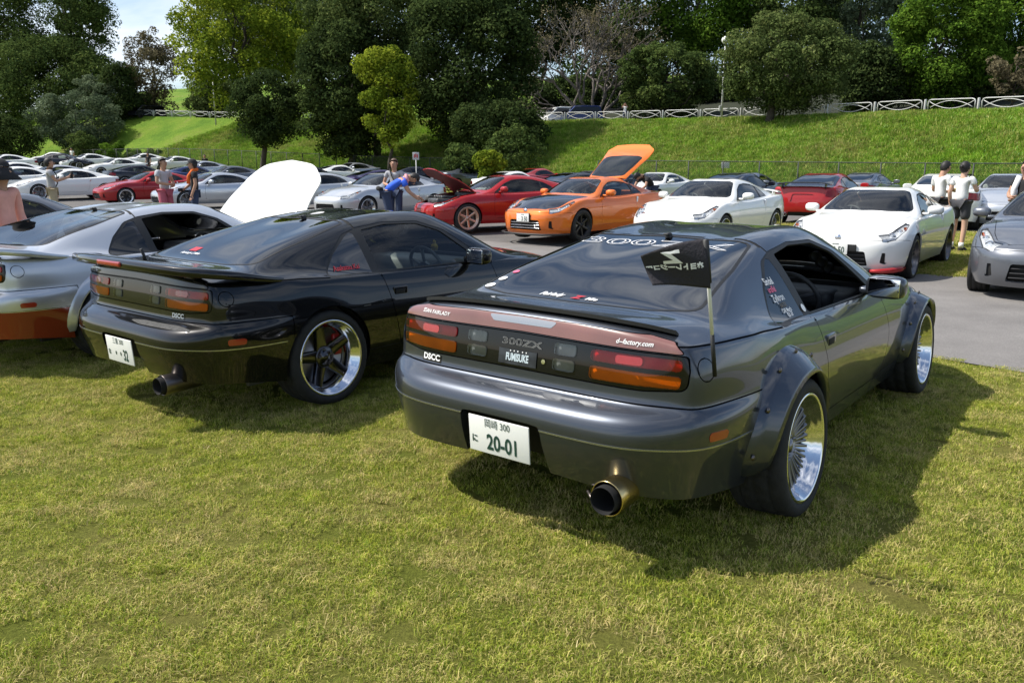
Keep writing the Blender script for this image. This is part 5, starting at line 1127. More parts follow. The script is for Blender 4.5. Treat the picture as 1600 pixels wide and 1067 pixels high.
def nozzle(parent):
    b = MB(); z = deck_z(0, .50); b.lathe([(-.01, .022), (.012, .020), (.022, .012), (.024, 0)], 12, 'z', (0, .50, z)); b.box((.0, .475, z+.014), (.03, .03, .012), .004); b.build('washer_nozzle', RUBBER, parent)
def spoiler_hoop(parent, m, lamp=True):
    """factory style hoop spoiler standing on the deck, ends sweeping forward along the shoulders"""
    path = [(.795, -.30, .888), (.80, -.46, .915), (.792, -.62, .950), (.755, -.76, .975), (.66, -.845, .990), (.45, -.895, 1.000), (.2, -.915, 1.005)]; path = path+[(0, -.918, 1.006)]+[(-x, y, z) for x, y, z in reversed(path)]
    P = [Vector(p) for p in path]; n = len(P); V = []; F = []; prof = [(-.085, -.016), (-.06, .008), (0, .020), (.062, .022), (.078, .014), (.080, -.026), (.066, -.034), (0, -.020)]
    for i, p in enumerate(P):
        d = (P[min(i+1, n-1)]-P[max(i-1, 0)]).normalized(); o = Vector((d.y, -d.x, 0)).normalized(); e = min(i, n-1-i); wd = (.25, .6, .85, 1, 1)[min(e, 4)]
        if o.dot(Vector((p.x*.2, p.y, 0))) < 0: o = -o
        for (a, b) in prof: V.append(tuple(p+o*a*wd+Vector((0, 0, b*(.4+.6*wd)-.012))))
    k = len(prof)
    for i in range(n-1):
        for j in range(k): F.append((i*k+j, i*k+(j+1) % k, (i+1)*k+(j+1) % k, (i+1)*k+j))
    b = MB(); b.add(V, F)
    for s in (-1, 1): b.box((s*.64, -.80, .955), (.10, .10, .07), .02); 
    o = b.build('spoiler', m, parent)
    if lamp: b = MB(); b.box((0, -.990, .985), (.29, .035, .032), .010, seg=3); b.build('spoiler_brake_lamp', DEFAULT_ROLES['brake_lens'], o)
    return o
def z32_car(pose, name, rl, label, wheel, skip=(), over=None, xo=.885, xf=None, camber=1., w=.245, rim_roles=None):
    pr = Proto(); pr.parts = list(Z32.parts); add_wheels(pr, wheel, 2.57, xo, xf, w=w, camber=camber); e, made = build_car(pr, name, rl, pose[:2], pose[2], label, skip=skip, over=over, z=0.); nozzle(e); return e

# gunmetal car with bolt-on arches
W_MESH = make_wheel('mesh', rt=.316, w=.27, rr=.243, dish=.048, n=64)
g = z32_car(GREY, 'wide_body_coupe', roles('grey', caliper=DEFAULT_ROLES['caliper'], spoke=mat('silver mesh spokes', (.22, .22, .235), .3, 1.), side_glass=GLASS_CLEAR, quarter_glass=GLASS_DARK, rear_glass=GLASS_BLACK), 'gunmetal grey coupe with bolt-on wide arches and a small flag, nearest the camera', W_MESH, xo=.992, xf=.955, camber=3.5, w=.27, skip=('side_window',))
for yc, xo, r1 in ((0, 1.0, .455), (2.57, .958, .40)):
    for s in (1, -1): flare(g, PAINT['grey'], yc, s, xo=xo, r1=r1)
strip(g, 'lip_spoiler', RUBBER, lambda q: (q*.675, -.775+.07*abs(q)**3.5, deck_z(q*.675, -.775+.07*abs(q)**3.5), 1-.25*abs(q)**6), 24, .032, .016)
exhaust(g, .565, .315, -1.02, -.70, .070, .056, GOLD)
b = MB(); b.tube([(.50, -.93, .28), (.46, -.95, .25), (.42, -.93, .28)], .008, 6); b.build('tow_loop', STEEL, g)
plate_front(g, -.985, .428, [('20-01', .098, .022, -.030, .78, .0025), ('岡崎 300', .044, -.005, .056, .85, 0.), ('に', .040, -.133, -.025, .9, .0012)], faces=-1, tilt=4)
rect_decal(g, 'rear', (-.517, .684), .130, .036, BK); decal(g, 'DSCC', 'rear', (-.517, .687), .038, WH, bold=.0014, xs=1.15, off=.003)
decal(g, 'SSAN FAIRLADY', 'rear', (-.515, .898), .025, WH, bold=.0003, xs=1.05, off=.006, shear=.2); decal(g, 'd--factory.com', 'rear', (.548, .892), .026, WH, bold=.0006, off=.006, shear=.25)
decal(g, '300ZX', 'rear', (.01, .822), .040, mat('chrome outline', (.35, .34, .33), .3, .6), outline=.0008, xs=1.9, off=.001)
st = rect_decal(g, 'rear', (-.005, .758), .205, .066, mat('brushed sticker', (.05, .055, .065), .3, .4, var=.5, vscale=12)); decal(g, 'FUMISUKE', 'rear', (-.005, .756), .044, mat('pale blue print', (.5, .58, .62), .4), bold=.0018, xs=.62, off=.0035); decal(g, '・・・ ・・', 'rear', (-.0, .783), .02, WH, off=.0035, bold=.001)
disc_decal(g, 'rear', (.134, .760), .010, CHROME, name='key_lock')
decal(g, '300ZX', 'top', (-.02, .345), .150, WH, outline=.0020, xs=2.05, off=.002)
decal(g, 'Fairlady', 'top', (-.145, -.40), .052, WH, bold=.0012, xs=.82, shear=.35); decal(g, 'Z', 'top', (.0, -.405), .050, RD, bold=.002, xs=1.4, shear=.3); decal(g, 'Mie', 'top', (.085, -.41), .042, WH, bold=.001, shear=.3)
for (x, y, r, c) in ((-.565, -.36, .030, WH), (-.545, -.28, .026, WH), (-.52, -.20, .02, PK)): disc_decal(g, 'top', (x, y), r, c, .8)
for (t, y, z, s, c) in (('Sindel', .30, 1.02, .045, WH), ('uralfel', .285, .985, .038, PK), ('Zylkron', .30, .945, .045, WH), ('BAXX', .31, .912, .032, mat('faint brown decal', (.10, .07, .03), .5)), ('CAR March', .315, .888, .026, WH), ('021-37', .325, .868, .026, WH)): decal(g, t, 'side', (y, z), s, c, bold=.0005, xs=.9)
disc_decal(g, 'side', (.505, .876), .020, WH, .9, off=.004)
# things on its dashboard: three gauge pods up the pillar
for (x, y, z) in ((.60, 1.60, .96), (.585, 1.52, 1.00), (.57, 1.44, 1.04)):
    b = MB(); b.lathe([(-.05, .030), (0, .034), (.004, .030), (.002, 0)], 18, 'y', (x-.06, y, z), M=None); b.build('gauge_pod', RUBBER, g)
# flag on its whip pole
pole0 = Matrix.Translation((GREY[0], GREY[1], 0)) @ Matrix.Rotation(-GREY[2], 4, 'Z'); pb = pole0 @ Vector((.852, -.735, .79)); pt = pole0 @ Vector((.85, -.872, 1.312))
fl = empty('flag', tuple(pb), 0, 'small black flag with mirrored white writing on a whip pole at the grey coupe', 'flag'); b = MB(); L = pt-pb; b.tube([(0, 0, 0), tuple(L*.32)], .0085, 10); b.build('pole_foot', RUBBER, fl); b = MB(); b.tube([tuple(L*.30), tuple(L*1.0)], .0072, 10); b.build('pole', mat('pale plastic pole', (.8, .8, .78), .4), fl)
q00, q10, q01, q11 = [Vector(at(px, py, pt.y+dd))-pb for px, py, dd in ((1020, 446, .03), (1111, 451, .0), (1001, 400, .05), (1102, 373, .0))]
def flag_pt(u, v):
    p = (q00*(1-u)+q10*u)*(1-v)+(q01*(1-u)+q11*u)*v; return p+Vector((0, 1, 0))*(.016*math.sin(u*5.2+v*2)*(1-u*.7)+.012*math.sin(v*4+u*2.5))+Vector((0, 0, 1))*(.010*math.sin(u*3.2)*(.3+v))
b = MB(); b.grid(lambda u, v: tuple(flag_pt(u, v)), 24, 16)
CLOTH = mat('black flag cloth', (.022, .020, .026), .85, bump=.3, bscale=90); cl = b.build('cloth', CLOTH, fl); sd = cl.modifiers.new('thick', 'SOLIDIFY'); sd.thickness = .0012; sd.offset = 0
b = MB(); b.tube([tuple(L*.70), tuple(L*1.0)], .0115, 10); b.build('sleeve', RUBBER, fl)
def flag_text(t, sz, uc, vc, bold, xs, curve=0., rot=0.):
    V, F = text_mesh(t, sz, bold=bold, xscale=xs); out = []
    for x, y, z in V: u = uc-x; v = vc+y*1.35+curve*(x)**2+rot*x; p = flag_pt(min(max(u, 0), 1), min(max(v, 0), 1)); out.append(tuple(p-Vector((0, .0030, 0))))
    link_mesh('lettering', mesh_from('lettering', out, F, False), cl, WH)
flag_text('Z', .30, .43, .70, .016, 1.25, rot=.10); flag_text('ホヨトレージコワ', .118, .46, .45, .007, .95, curve=.30, rot=.06)

# black car with the hoop spoiler
W_FIVE = make_wheel('five', rt=.320, w=.25, rr=.250, dish=.045, n=64)
k = z32_car(BLACK, 'black_coupe', roles('black', cabin=mat('haze-lightened cabin lining', (.07, .07, .07), .8), dash=mat('haze-lightened dashboard', (.16, .165, .16), .5), garnish=PAINT['black'], high_brake=PAINT['black'], spoke=mat('smoked chrome spoke', (.09, .09, .095), .15, 1.), caliper=mat('red caliper', (.45, .02, .015), .35), side_glass=GLASS_CLEAR, rear_glass=GLASS_DARK, quarter_glass=GLASS_BLACK), 'black coupe with a hoop spoiler and bright rimmed five spoke wheels beside the grey coupe', W_FIVE, xo=.882, camber=2.)  # cabin and dash colours lightened to imitate the pale reflection in the glass
spoiler_hoop(k, PAINT['black']); exhaust(k, .52, .285, -1.0, -.70, .062, .052, STEEL)
plate_front(k, -.985, .428, [('・・32', .098, .012, -.030, .62, .0025), ('三重 300', .044, -.005, .056, .85, 0.), ('な', .040, -.133, -.025, .9, .0012)], faces=-1, tilt=4)
rect_decal(k, 'rear', (.504, .684), .130, .036, BK); decal(k, 'DSCC', 'rear', (.504, .687), .038, WH, bold=.0014, xs=1.15, off=.003)
decal(k, 'Asakatsu.Kai', 'side', (.27, .893), .045, RD, bold=.0006, shear=.2); rect_decal(k, 'top', (-.23, -.27), .09, .06, RD); decal(k, 'Fairlady Z Mie', 'top', (-.19, -.34), .040, WH, bold=.0006, shear=.3)
V = []; n_ = 18
for j in range(4):
    for i in range(n_+1): x = .08+.60*i/n_; e_ = min(1, 4*min(i, n_-i)/n_+.25); V.append((x, -.925+(j-1.5)*.014*e_+.075*(x/.8)**4, 0))
link_mesh('bumper_pad', drape((V, [(j*(n_+1)+i, j*(n_+1)+i+1, (j+1)*(n_+1)+i+1, (j+1)*(n_+1)+i) for j in range(3) for i in range(n_)]), bv, 'top', (0, 0), .002), k, mat('worn bumper pad', (.05, .05, .05), .75, var=.5, vscale=60, bump=.5))
b = MB(); b.tube([(-.125, -.70, .95), (-.127, -.705, 1.0), (-.13, -.72, 1.045)], [.016, .010, .012], 8); b.build('aerial', RUBBER, k)
b = MB(); b.lathe([(-.03, .0), (-.028, .026), (0, .034), (.024, .026), (.034, .012), (.05, .016), (.066, 0)], 12, 'z', (.12, 1.80, .885)); b.build('dashboard_toy', mat('yellow toy', (.75, .52, .02), .4), k)

# silver car with the raised hood
s = z32_car(SILV, 'silver_coupe', roles('silver', garnish=PAINT['silver'], high_brake=PAINT['silver'], hood=PAINT['white'], lower=PAINT['orange_red'], side_glass=GLASS_CLEAR, rear_glass=GLASS_MID, quarter_glass=GLASS_DARK), 'silver coupe with an orange lower bumper and raised white hood left of the black coupe', W_FIVE, xo=.925, camber=3., skip=('side_window',), over={'hood': hinge((0, 2.29, .872), R(59))})
for yc in (0, 2.57):
    for sg in (1, -1): flare(s, PAINT['silver'], yc, sg, xo=.935, r1=.43, bolts=False)
spoiler_hoop(s, PAINT['silver']); exhaust(s, .52, .285, -1.0, -.70, .062, .052, STEEL)
b = MB(); b.box((0, 2.85, .62), (.55, .7, .16), .05); [b.box((-.2+.08*i, 2.85, .72), (.05, .5, .05), .02) for i in range(6)]; b.build('engine', mat('engine alloy', (.2, .2, .2), .45, .6), s)
e = z32_car((-7.9, 10.6, .62), 'grey_coupe', roles('dgrey', garnish=PAINT['dgrey'], high_brake=PAINT['dgrey'], side_glass=GLASS_CLEAR), 'dark silver coupe at the left edge beyond the silver coupe', W_FIVE)

# ------------------------------------------------------------------ the second row, noses towards the lane
Z33 = z33_proto(); W_DBL = make_wheel('double', rt=.33, rr=.252, w=.24); W_SIX = make_wheel('six', rt=.33, rr=.258, w=.24, dish=.02)
DARKSP = mat('black spoke', (.012, .012, .013), .3, .3); BRONZE = mat('pale bronze spoke', (.62, .47, .38), .3, .9); GREYSP = mat('grey spoke', (.16, .16, .17), .3, .9)
FARPARTS = {'lamp_bowl', 'lamp_lens', 'turn_lamp', 'lamp_surround', 'slat', 'bumper_slot', 'door_handle', 'brake_disc', 'brake_caliper', 'inner_barrel', 'seat', 'steering_wheel', 'exhaust', 'diffuser', 'plate_recess', 'hatch_seal', 'window_seal', 'dashboard'}
def z33_car(pos, yaw, name, rl, label, wheel=None, skip=(), over=None, group=None, zo=0., far=False):
    pr = Proto(); pr.parts = list(Z33.parts); add_wheels(pr, wheel or W_DBL, 2.65, .888, zc=.33)
    e, made = build_car(pr, name, rl, pos, R(yaw), label, skip=(set(skip) | (FARPARTS if far else set())), over=over, z=float(gz(pos[0], pos[1]))+zo, group=group); return e
PL350 = [('3 50', .125, .045, -.028, .72, .003), ('・', .09, -.10, -.03, .8, .0), ('■■ ■■■', .030, .0, .058, .6, -.002)]
n = z33_car((6.79, 14.25), 217.5, 'white_coupe', roles('white', spoke=GREYSP, lip=GREYSP), 'white coupe with a red edged front lip at the lane, front of the second row', W_DBL, zo=-.03); plate_front(n, 3.556, .49, PL350)
for sg in (1, -1):
    b = MB(); b.tube([(sg*.45, 3.50, .185), (sg*.62, 3.44, .19), (sg*.74, 3.33, .20), (sg*.80, 3.16, .205), (sg*.82, 3.04, .21)], [.02, .035, .04, .04, .03], 8); b.build('lip_spoiler', PAINT['red'], n)
b = MB(); b.box((0, 3.46, .19), (.95, .14, .05), .02); b.build('centre_lip', RUBBER, n)
b = MB(); b.box((.0, 3.535, .50), (.56, .02, .10), .01); b.build('plate_mount', RUBBER, n)
b = MB(); b.lathe([(0, .045), (.012, .04), (.014, 0)], 18, 'y', (0, 3.475, .635)); b.build('badge', CHROME, n)
w2 = z33_car((5.0, 17.9), 218, 'white_coupe', roles('white', spoke=GREYSP), 'plain white coupe with a white rear wing between the orange car and the lane', W_DBL); wing(w2, PAINT['white'], z=1.06)
o = z33_car((2.60, 19.3), 222, 'orange_coupe', roles('orange', hood=PAINT['navy'], spoke=DARKSP, lip=DARKSP, slat=CHROME), 'orange coupe with a black hood and its hatch raised', W_SIX, over={'hatch': hinge((0, .70, 1.275), R(-46))}); plate_front(o, 3.556, .50, PL350)
b = MB(); b.box((.0, 3.535, .50), (.36, .012, .19), .01); b.build('plate_mount', RUBBER, o); b = MB(); b.lathe([(0, .05), (.012, .045), (.014, 0)], 18, 'y', (0, 3.47, .64)); b.build('badge', CHROME, o)
b = MB(); b.tube([(-.84, 3.05, .17), (-.78, 3.32, .17), (-.5, 3.53, .165), (0, 3.58, .165), (.5, 3.53, .165), (.78, 3.32, .17), (.84, 3.05, .17)], .022, 8); b.build('lip_spoiler', RUBBER, o)
b = MB(); [b.tube([(sg*.60, .62, 1.10), (sg*.58, .12, 1.52)], .010, 6) for sg in (1,)]; b.build('hatch_strut', RUBBER, o); b = MB(); b.tube([(-.60, .62, 1.10), (-.58, .14, 1.46)], .010, 6); b.build('hatch_strut', RUBBER, o)
r_ = z33_car((.95, 20.7), 243, 'red_coupe', roles('red', spoke=BRONZE, lip=BRONZE, hood_in=mat('dark red inner panel', (.12, .008, .010), .6)), 'red coupe with its hood raised and pale bronze six spoke wheels', W_SIX, over={'hood': hinge((0, 2.33, .945), R(43))})
b = MB(); b.box((0, 2.85, .70), (.62, .7, .14), .04); [b.box((-.22+.11*i, 2.85, .80), (.07, .42, .07), .025) for i in range(5)]; b.box((.38, 3.1, .76), (.2, .2, .12), .03); b.box((-.4, 2.6, .78), (.2, .2, .14), .03); b.build('engine', mat('engine parts', (.10, .10, .10), .4, .5, var=.6, vscale=9), r_)
b = MB(); b.tube([(.55, 2.5, .85), (.47, 2.9, 1.42)], .008, 6); b.build('hood_prop', RUBBER, r_)
sr = z33_car((8.32, 12.1), 216, 'silver_coupe', roles('dgrey', spoke=GREYSP), 'silver coupe cut off by the right edge beside the lane', W_DBL)
SECOND = 'coupes in the second row facing the lane'
for pos, yaw, c, lab in [((-3.1, 25.6), 219, 'lgrey', 'pale silver coupe behind the man in the blue shirt'), ((-6.4, 30.8), 226, 'lgrey', 'pale silver coupe half hidden by the raised white hood'), ((-10.3, 31.6), 229, 'silver', 'silver coupe behind the man with the orange towel'), ((-14.0, 34.6), 226, 'red', 'red coupe behind the man in pink shorts'), ((-18.6, 36.5), 224, 'white', 'white coupe left of the red coupe in the far left row'), ((-22.2, 38.6), 222, 'white', 'white coupe behind the man in beige shorts'), ((-26., 42.), 222, 'blue', 'blue coupe at the far left end of the second row')]:
    z33_car(pos, yaw, 'parked_coupe', roles(c, spoke=DARKSP if c == 'red' else GREYSP), lab, W_SIX if c == 'red' else W_DBL, group=SECOND)

# ------------------------------------------------------------------ rows behind, seen from the rear
def back(px, d): return (at(px, 300, d)[0], d)
THIRD = 'coupes in the rows behind'
rw = z33_car(back(1268, 21.5), 36, 'parked_coupe', roles('red', hatch=PAINT['navy'], rear_glass=GLASS_BLACK), 'red coupe with a black rear wing behind the white coupes', group=THIRD); wing(rw, PAINT['navy'], z=1.08, ch=.3)
for pos, yaw, c, lab in [(back(1125, 24.5), 38, 'navy', 'black coupe seen from behind left of the red winged car'), (back(1470, 19.6), 32, 'white', 'white coupe seen from behind beside the couple'), (back(1335, 29.), 40, 'dgrey', 'dark grey coupe below the fence right of the red winged car'), (back(868, 30.5), 44, 'navy', 'black coupe between the red and the orange coupes'), (back(770, 37.), 46, 'white', 'white coupe roof above the red coupe'), (back(560, 39.), 48, 'purple', 'purple coupe beyond the raised white hood'), (back(905, 38.), 40, 'dgrey', 'dark grey roof left of the raised orange hatch'), (back(815, 42.), 42, 'red', 'far dark red roof beside the shaded shrubs'), (back(985, 33.), 222, 'navy', 'black coupe right behind the raised orange hatch'), (back(1050, 34.), 220, 'white', 'white coupe right of the raised orange hatch'), (back(1580, 21.5), 212, 'silver', 'silver coupe beyond the couple at the right edge'), (back(1180, 30.), 215, 'dgrey', 'grey coupe far behind the plain white coupe'), (back(655, 34.), 225, 'dgrey', 'grey roof behind the man with the shoulder strap')]:
    z33_car(pos, yaw, 'parked_coupe', roles(c, rear_glass=GLASS_DARK), lab, group=THIRD, far=pos[1] > 25)
FARL = 'coupes at the far left of the car park'
for (px, d, yaw, c, lab) in [(20, 55, 230, 'blue', 'far blue coupe at the left edge'), (45, 62, 228, 'white', 'far white coupe just right of the left edge'), (80, 66, 80, 'navy', 'far dark coupe below the white classic coupe'), (168, 68, 225, 'white', 'far white coupe right of the classic coupe'), (215, 60, 225, 'white', 'far white coupe left of the man in the grey shirt'), (345, 58, 226, 'silver', 'far silver coupe right of the man with the orange towel'), (505, 52, 48, 'white', 'far white coupe with a rear wing above the raised hood'), (620, 48, 48, 'navy', 'far dark coupe under the dark evergreens'), (128, 46, 224, 'lgrey', 'far pale coupe just left of the red coupe in the left row'), (188, 47, 44, 'navy', 'far black coupe above the red coupe in the left row'), (270, 46, 44, 'blue', 'far blue coupe behind the man in pink shorts'), (300, 66, 224, 'white', 'far white coupe close under the left fence'), (392, 47, 226, 'dgrey', 'far dark silver coupe left of the raised white hood'), (455, 46, 46, 'navy', 'far black coupe behind the raised white hood'), (250, 72, 226, 'white', 'far white coupe at the foot of the left fence'), (60, 50, 224, 'white', 'far white coupe above the man in beige shorts'), (700, 46, 46, 'dgrey', 'far grey coupe behind the raised red hood'), (575, 58, 226, 'silver', 'far silver coupe in the shade of the evergreens')]:
    e = z33_car(back(px, d), yaw, 'parked_coupe', roles(c), lab, group=FARL, far=True)
    if 'rear wing' in lab: wing(e, PAINT['white'], z=1.08)
e = z33_car(back(112, 80), 262, 'classic_coupe', roles('white', side_glass=GLASS_DARK), 'white older coupe seen from the side at the far left on the slope', far=True)
b = MB(); b.box((0, 1.2, .42), (1.80, 4.1, .05), .01); b.build('side_stripe', RUBBER, e)
# vehicles on the upper road
def small_van(px, py, d, yaw, L, H, c, name, label):
    a = at(px, py, d); e = empty(name, a, -R(yaw), label, 'van'); w = .84; b = MB(); prof = [(-L/2, .25), (-L/2-.02, .7), (-L/2+.08, H*.60), (-L/2+.25, H*.96), (-L/2+.5, H), (L/2-1.3, H), (L/2-1.0, H*.97), (L/2-.35, H*.60), (L/2-.05, H*.50), (L/2, .3)]
    M = Matrix.Rotation(R(90), 4, 'Y') @ Matrix.Rotation(R(90), 4, 'Z'); V = []; F = []; nn = len(prof)
    for x, sc in ((-w, .0), (-w+.05, 1.), (w-.05, 1.), (w, .0)): V += [(x*(1 if z < H*.6 else .90), y*(1 if sc else .985), z if sc else z*.985) for y, z in prof]
    for i in range(3): F += [(i*nn+j, i*nn+(j+1) % nn, (i+1)*nn+(j+1) % nn, (i+1)*nn+j) for j in range(nn)]
    F += [tuple(range(nn)), tuple(3*nn+j for j in reversed(range(nn)))]; b.add(V, F, False); b.build('body', PAINT[c], e)
    for s in (-1, 1):
        g_ = MB(); g_.add([(s*w*.99, -L/2+.25, H*.62), (s*w*.99, L/2-.5, H*.62), (s*w*.915, L/2-1.05, H*.93), (s*w*.915, -L/2+.4, H*.93)], [(0, 1, 2, 3)], False); g_.build('side_window', BK, e)
        for y in (-L/2+.6, L/2-.6): t_ = MB(); t_.lathe([(-.08, .2), (-.09, .3), (.09, .3), (.09, .18), (.07, 0)], 18, 'x', (s*(w-.08), y, .3)); t_.build('wheel', DEFAULT_ROLES['tyre'], e)
    g_ = MB(); g_.add([(-.7, L/2-.33, H*.63), (.7, L/2-.33, H*.63), (.62, L/2-.98, H*.95), (-.62, L/2-.98, H*.95)], [(0, 1, 2, 3)], False); g_.build('windscreen', BK, e); return e
small_van(876, 199, 73, 250, 3.3, 1.7, 'white', 'small_van', 'white small van parked on the upper road left of the blue van'); small_van(908, 199, 71, 262, 3.5, 1.75, 'blue', 'small_van', 'dark blue van parked on the upper road behind the rail'); small_van(231, 186, 97, 215, 3.9, 1.5, 'navy', 'parked_car', 'dark car parked on the upper road at the left')
# ------------------------------------------------------------------ people
def skin_mesh(name, J, E, RAD, sub=1):
    ks = list(J); ix = {k: i for i, k in enumerate(ks)}; me = bpy.data.meshes.new(name); me.from_pydata([J[k] for k in ks], [(ix[a], ix[b]) for a, b in E], []); me.update(); ob = bpy.data.objects.new(name, me)
    md = ob.modifiers.new('skin', 'SKIN'); md.use_smooth_shade = True; md.branch_smoothing = .4
    for i, k in enumerate(ks): r = RAD[k]; me.skin_vertices[0].data[i].radius = r if isinstance(r, tuple) else (r, r); me.skin_vertices[0].data[i].use_root = (i == 0)
    sb = ob.modifiers.new('sub', 'SUBSURF'); sb.levels = sub; out = bench_mesh(ob); bpy.data.meshes.remove(me); out.name = name; return out
BASE = dict(pelvis=(0, 0, .92), spine=(0, -.01, 1.08), chest=(0, -.015, 1.27), neck=(0, -.015, 1.42), jaw=(0, .015, 1.488), head=(0, .012, 1.558), crown=(0, .0, 1.622),
    sh_r=(.165, -.02, 1.375), el_r=(.225, -.04, 1.11), wr_r=(.24, .05, .89), ha_r=(.235, .075, .815), sh_l=(-.165, -.02, 1.375), el_l=(-.225, -.04, 1.11), wr_l=(-.24, .05, .89), ha_l=(-.235, .075, .815),
    hip_r=(.09, 0, .90), kn_r=(.10, .025, .49), an_r=(.10, -.02, .085), to_r=(.115, .12, .035), hip_l=(-.09, 0, .90), kn_l=(-.10, .025, .49), an_l=(-.10, -.02, .085), to_l=(-.115, .12, .035))
RADS = dict(pelvis=(.10, .075), spine=(.09, .065), chest=(.10, .07), neck=.052, jaw=(.066, .080), head=(.083, .100), crown=(.060, .070), sh=.046, el=.040, wr=.030, ha=(.036, .020), hip=.070, kn=.055, an=.038, to=.034)
def rad(k): return RADS.get(k) or RADS[k.split('_')[0]]
EDGES = [('pelvis', 'spine'), ('spine', 'chest'), ('chest', 'neck'), ('neck', 'jaw'), ('jaw', 'head'), ('head', 'crown')] + [(a+s, b+s) for s in ('_r', '_l') for a, b in (('sh', 'el'), ('el', 'wr'), ('wr', 'ha'), ('hip', 'kn'), ('kn', 'an'), ('an', 'to'))] + [('chest', 'sh_r'), ('chest', 'sh_l'), ('pelvis', 'hip_r'), ('pelvis', 'hip_l')]
SKIN = mat('skin', (.42, .24, .16), .55, spec=.3); SKIN2 = mat('pale skin', (.55, .34, .24), .55, spec=.3); HAIR = mat('dark hair', (.012, .010, .009), .6); HAIRB = mat('brown hair', (.09, .05, .03), .6); EYE = mat('eye', (.02, .015, .012), .3)
_cl = {}
def cloth(n, c):
    if n not in _cl: _cl[n] = mat(n, c, .9, bump=.15, bscale=60, var=.12, vscale=8)
    return _cl[n]
def person(pos, yaw, label, shirt, legs, pose=None, z=None, skin=SKIN, hair=HAIR, sleeve=.55, leg_len=.5, scale=1., hat=None, shoe=None, group=None, extras=None, socks=False):
    J = {k: Vector(v) for k, v in BASE.items()}
    for k, v in (pose or {}).items(): J[k] = Vector(v)
    e = empty('person', (pos[0], pos[1], float(gz(pos[0], pos[1])) if z is None else z), -R(yaw), label, 'person', group); e.scale = (scale,)*3
    Jt = {k: tuple(v) for k, v in J.items()}; body = skin_mesh('body', Jt, EDGES, {k: rad(k) for k in J}, 2)
    m = MB(); m.add([tuple(v.co) for v in body.vertices], [tuple(p.vertices) for p in body.polygons])
    up = (J['crown']-J['jaw']).normalized(); f = Vector((0, 1, 0)); f = (f-up*f.dot(up)).normalized(); rt = f.cross(up).normalized(); hc = J['head']
    m.tube([hc+f*.088+up*.01, hc+f*.108-up*.018, hc+f*.09-up*.032], [.008, .013, .010], 6)
    for s in (-1, 1): m.tube([hc+rt*s*.078-up*.02, hc+rt*s*.088+up*.012, hc+rt*s*.080+up*.028], [.008, .012, .008], 6)
    for s in ('_r', '_l'):
        w, h = J['wr'+s], J['ha'+s]; d = (h-w).normalized(); sd = d.orthogonal().normalized(); oo = d.cross(sd)
        for q in range(4): a = h+sd*(q-1.5)*.017+d*.015; m.tube([a, a+d*(.035+.008*(q in (1, 2)))+oo*.006, a+d*(.058+.012*(q in (1, 2)))+oo*.020], [.0085, .008, .006], 5)
        m.tube([h-d*.03+sd*.03, h-d*.005+sd*.052, h+d*.025+sd*.056], [.010, .009, .007], 5)
    bo = m.build('body', skin, e)
    for s in (-1, 1): t = MB(); t.lathe([(-.006, 0), (-.004, .008), (.004, .008), (.006, 0)], 8, 'y', tuple(hc+f*.086+rt*s*.030+up*.012)); t.build('eye', EYE, bo)
    t = MB(); t.tube([hc+f*.084-up*.055-rt*.022, hc+f*.092-up*.057, hc+f*.084-up*.055+rt*.022], .005, 5); t.build('mouth', mat('lips', (.30, .10, .08), .5) if 'lips' not in bpy.data.materials else bpy.data.materials['lips'], bo)
    # clothing follows the body
    A = {k: J[k] for k in ('pelvis', 'spine', 'chest', 'sh_r', 'sh_l')}; A['pelvis'] = J['pelvis'].lerp(J['spine'], .06); A['collar'] = J['chest'].lerp(J['neck'], .72); ed = [('pelvis', 'spine'), ('spine', 'chest'), ('chest', 'collar'), ('chest', 'sh_r'), ('chest', 'sh_l')]; rd = dict(pelvis=(.138, .110), spine=(.128, .102), chest=(.140, .106), collar=(.070, .066), sh_r=.068, sh_l=.068)
    for s in ('_r', '_l'):
        if sleeve <= 1: A['sl'+s] = J['sh'+s].lerp(J['el'+s], sleeve); ed.append(('sh'+s, 'sl'+s)); rd['sl'+s] = .060
        else: A['el'+s] = J['el'+s]; A['sl'+s] = J['el'+s].lerp(J['wr'+s], sleeve-1); ed += [('sh'+s, 'el'+s), ('el'+s, 'sl'+s)]; rd['el'+s] = .056; rd['sl'+s] = .046
    link_mesh('shirt', skin_mesh('shirt', {k: tuple(v) for k, v in A.items()}, ed, rd, 2), e, shirt)
    A = {'pelvis': J['pelvis']+Vector((0, 0, .03))}; ed = []; rd = dict(pelvis=(.130, .104))
    for s in ('_r', '_l'):
        A['hip'+s] = J['hip'+s]; ed.append(('pelvis', 'hip'+s)); rd['hip'+s] = .105
        if leg_len < .6: A['le'+s] = J['hip'+s].lerp(J['kn'+s], leg_len*1.9); ed.append(('hip'+s, 'le'+s)); rd['le'+s] = .088
        else: A['kn'+s] = J['kn'+s]; A['le'+s] = J['kn'+s].lerp(J['an'+s], .93); ed += [('hip'+s, 'kn'+s), ('kn'+s, 'le'+s)]; rd['kn'+s] = .074; rd['le'+s] = .060
    link_mesh('trousers' if leg_len > .6 else 'shorts', skin_mesh('shorts', {k: tuple(v) for k, v in A.items()}, ed, rd, 2), e, legs)
    for s in ('_r', '_l'):
        t = MB(); an, to = J['an'+s], J['to'+s]; t.tube([an+(an-to)*.25-Vector((0, 0, .03)), an-Vector((0, 0, .025)), an.lerp(to, .6)-Vector((0, 0, .005)), to+(to-an)*.22], [.036, .048, .046, .030], 10); t.build('shoe', shoe or HAIR, e)
        if socks: t = MB(); t.tube([an, an+Vector((0, 0, .10))], .045, 10); t.build('sock', cloth('white sock', (.75, .75, .73)), e)
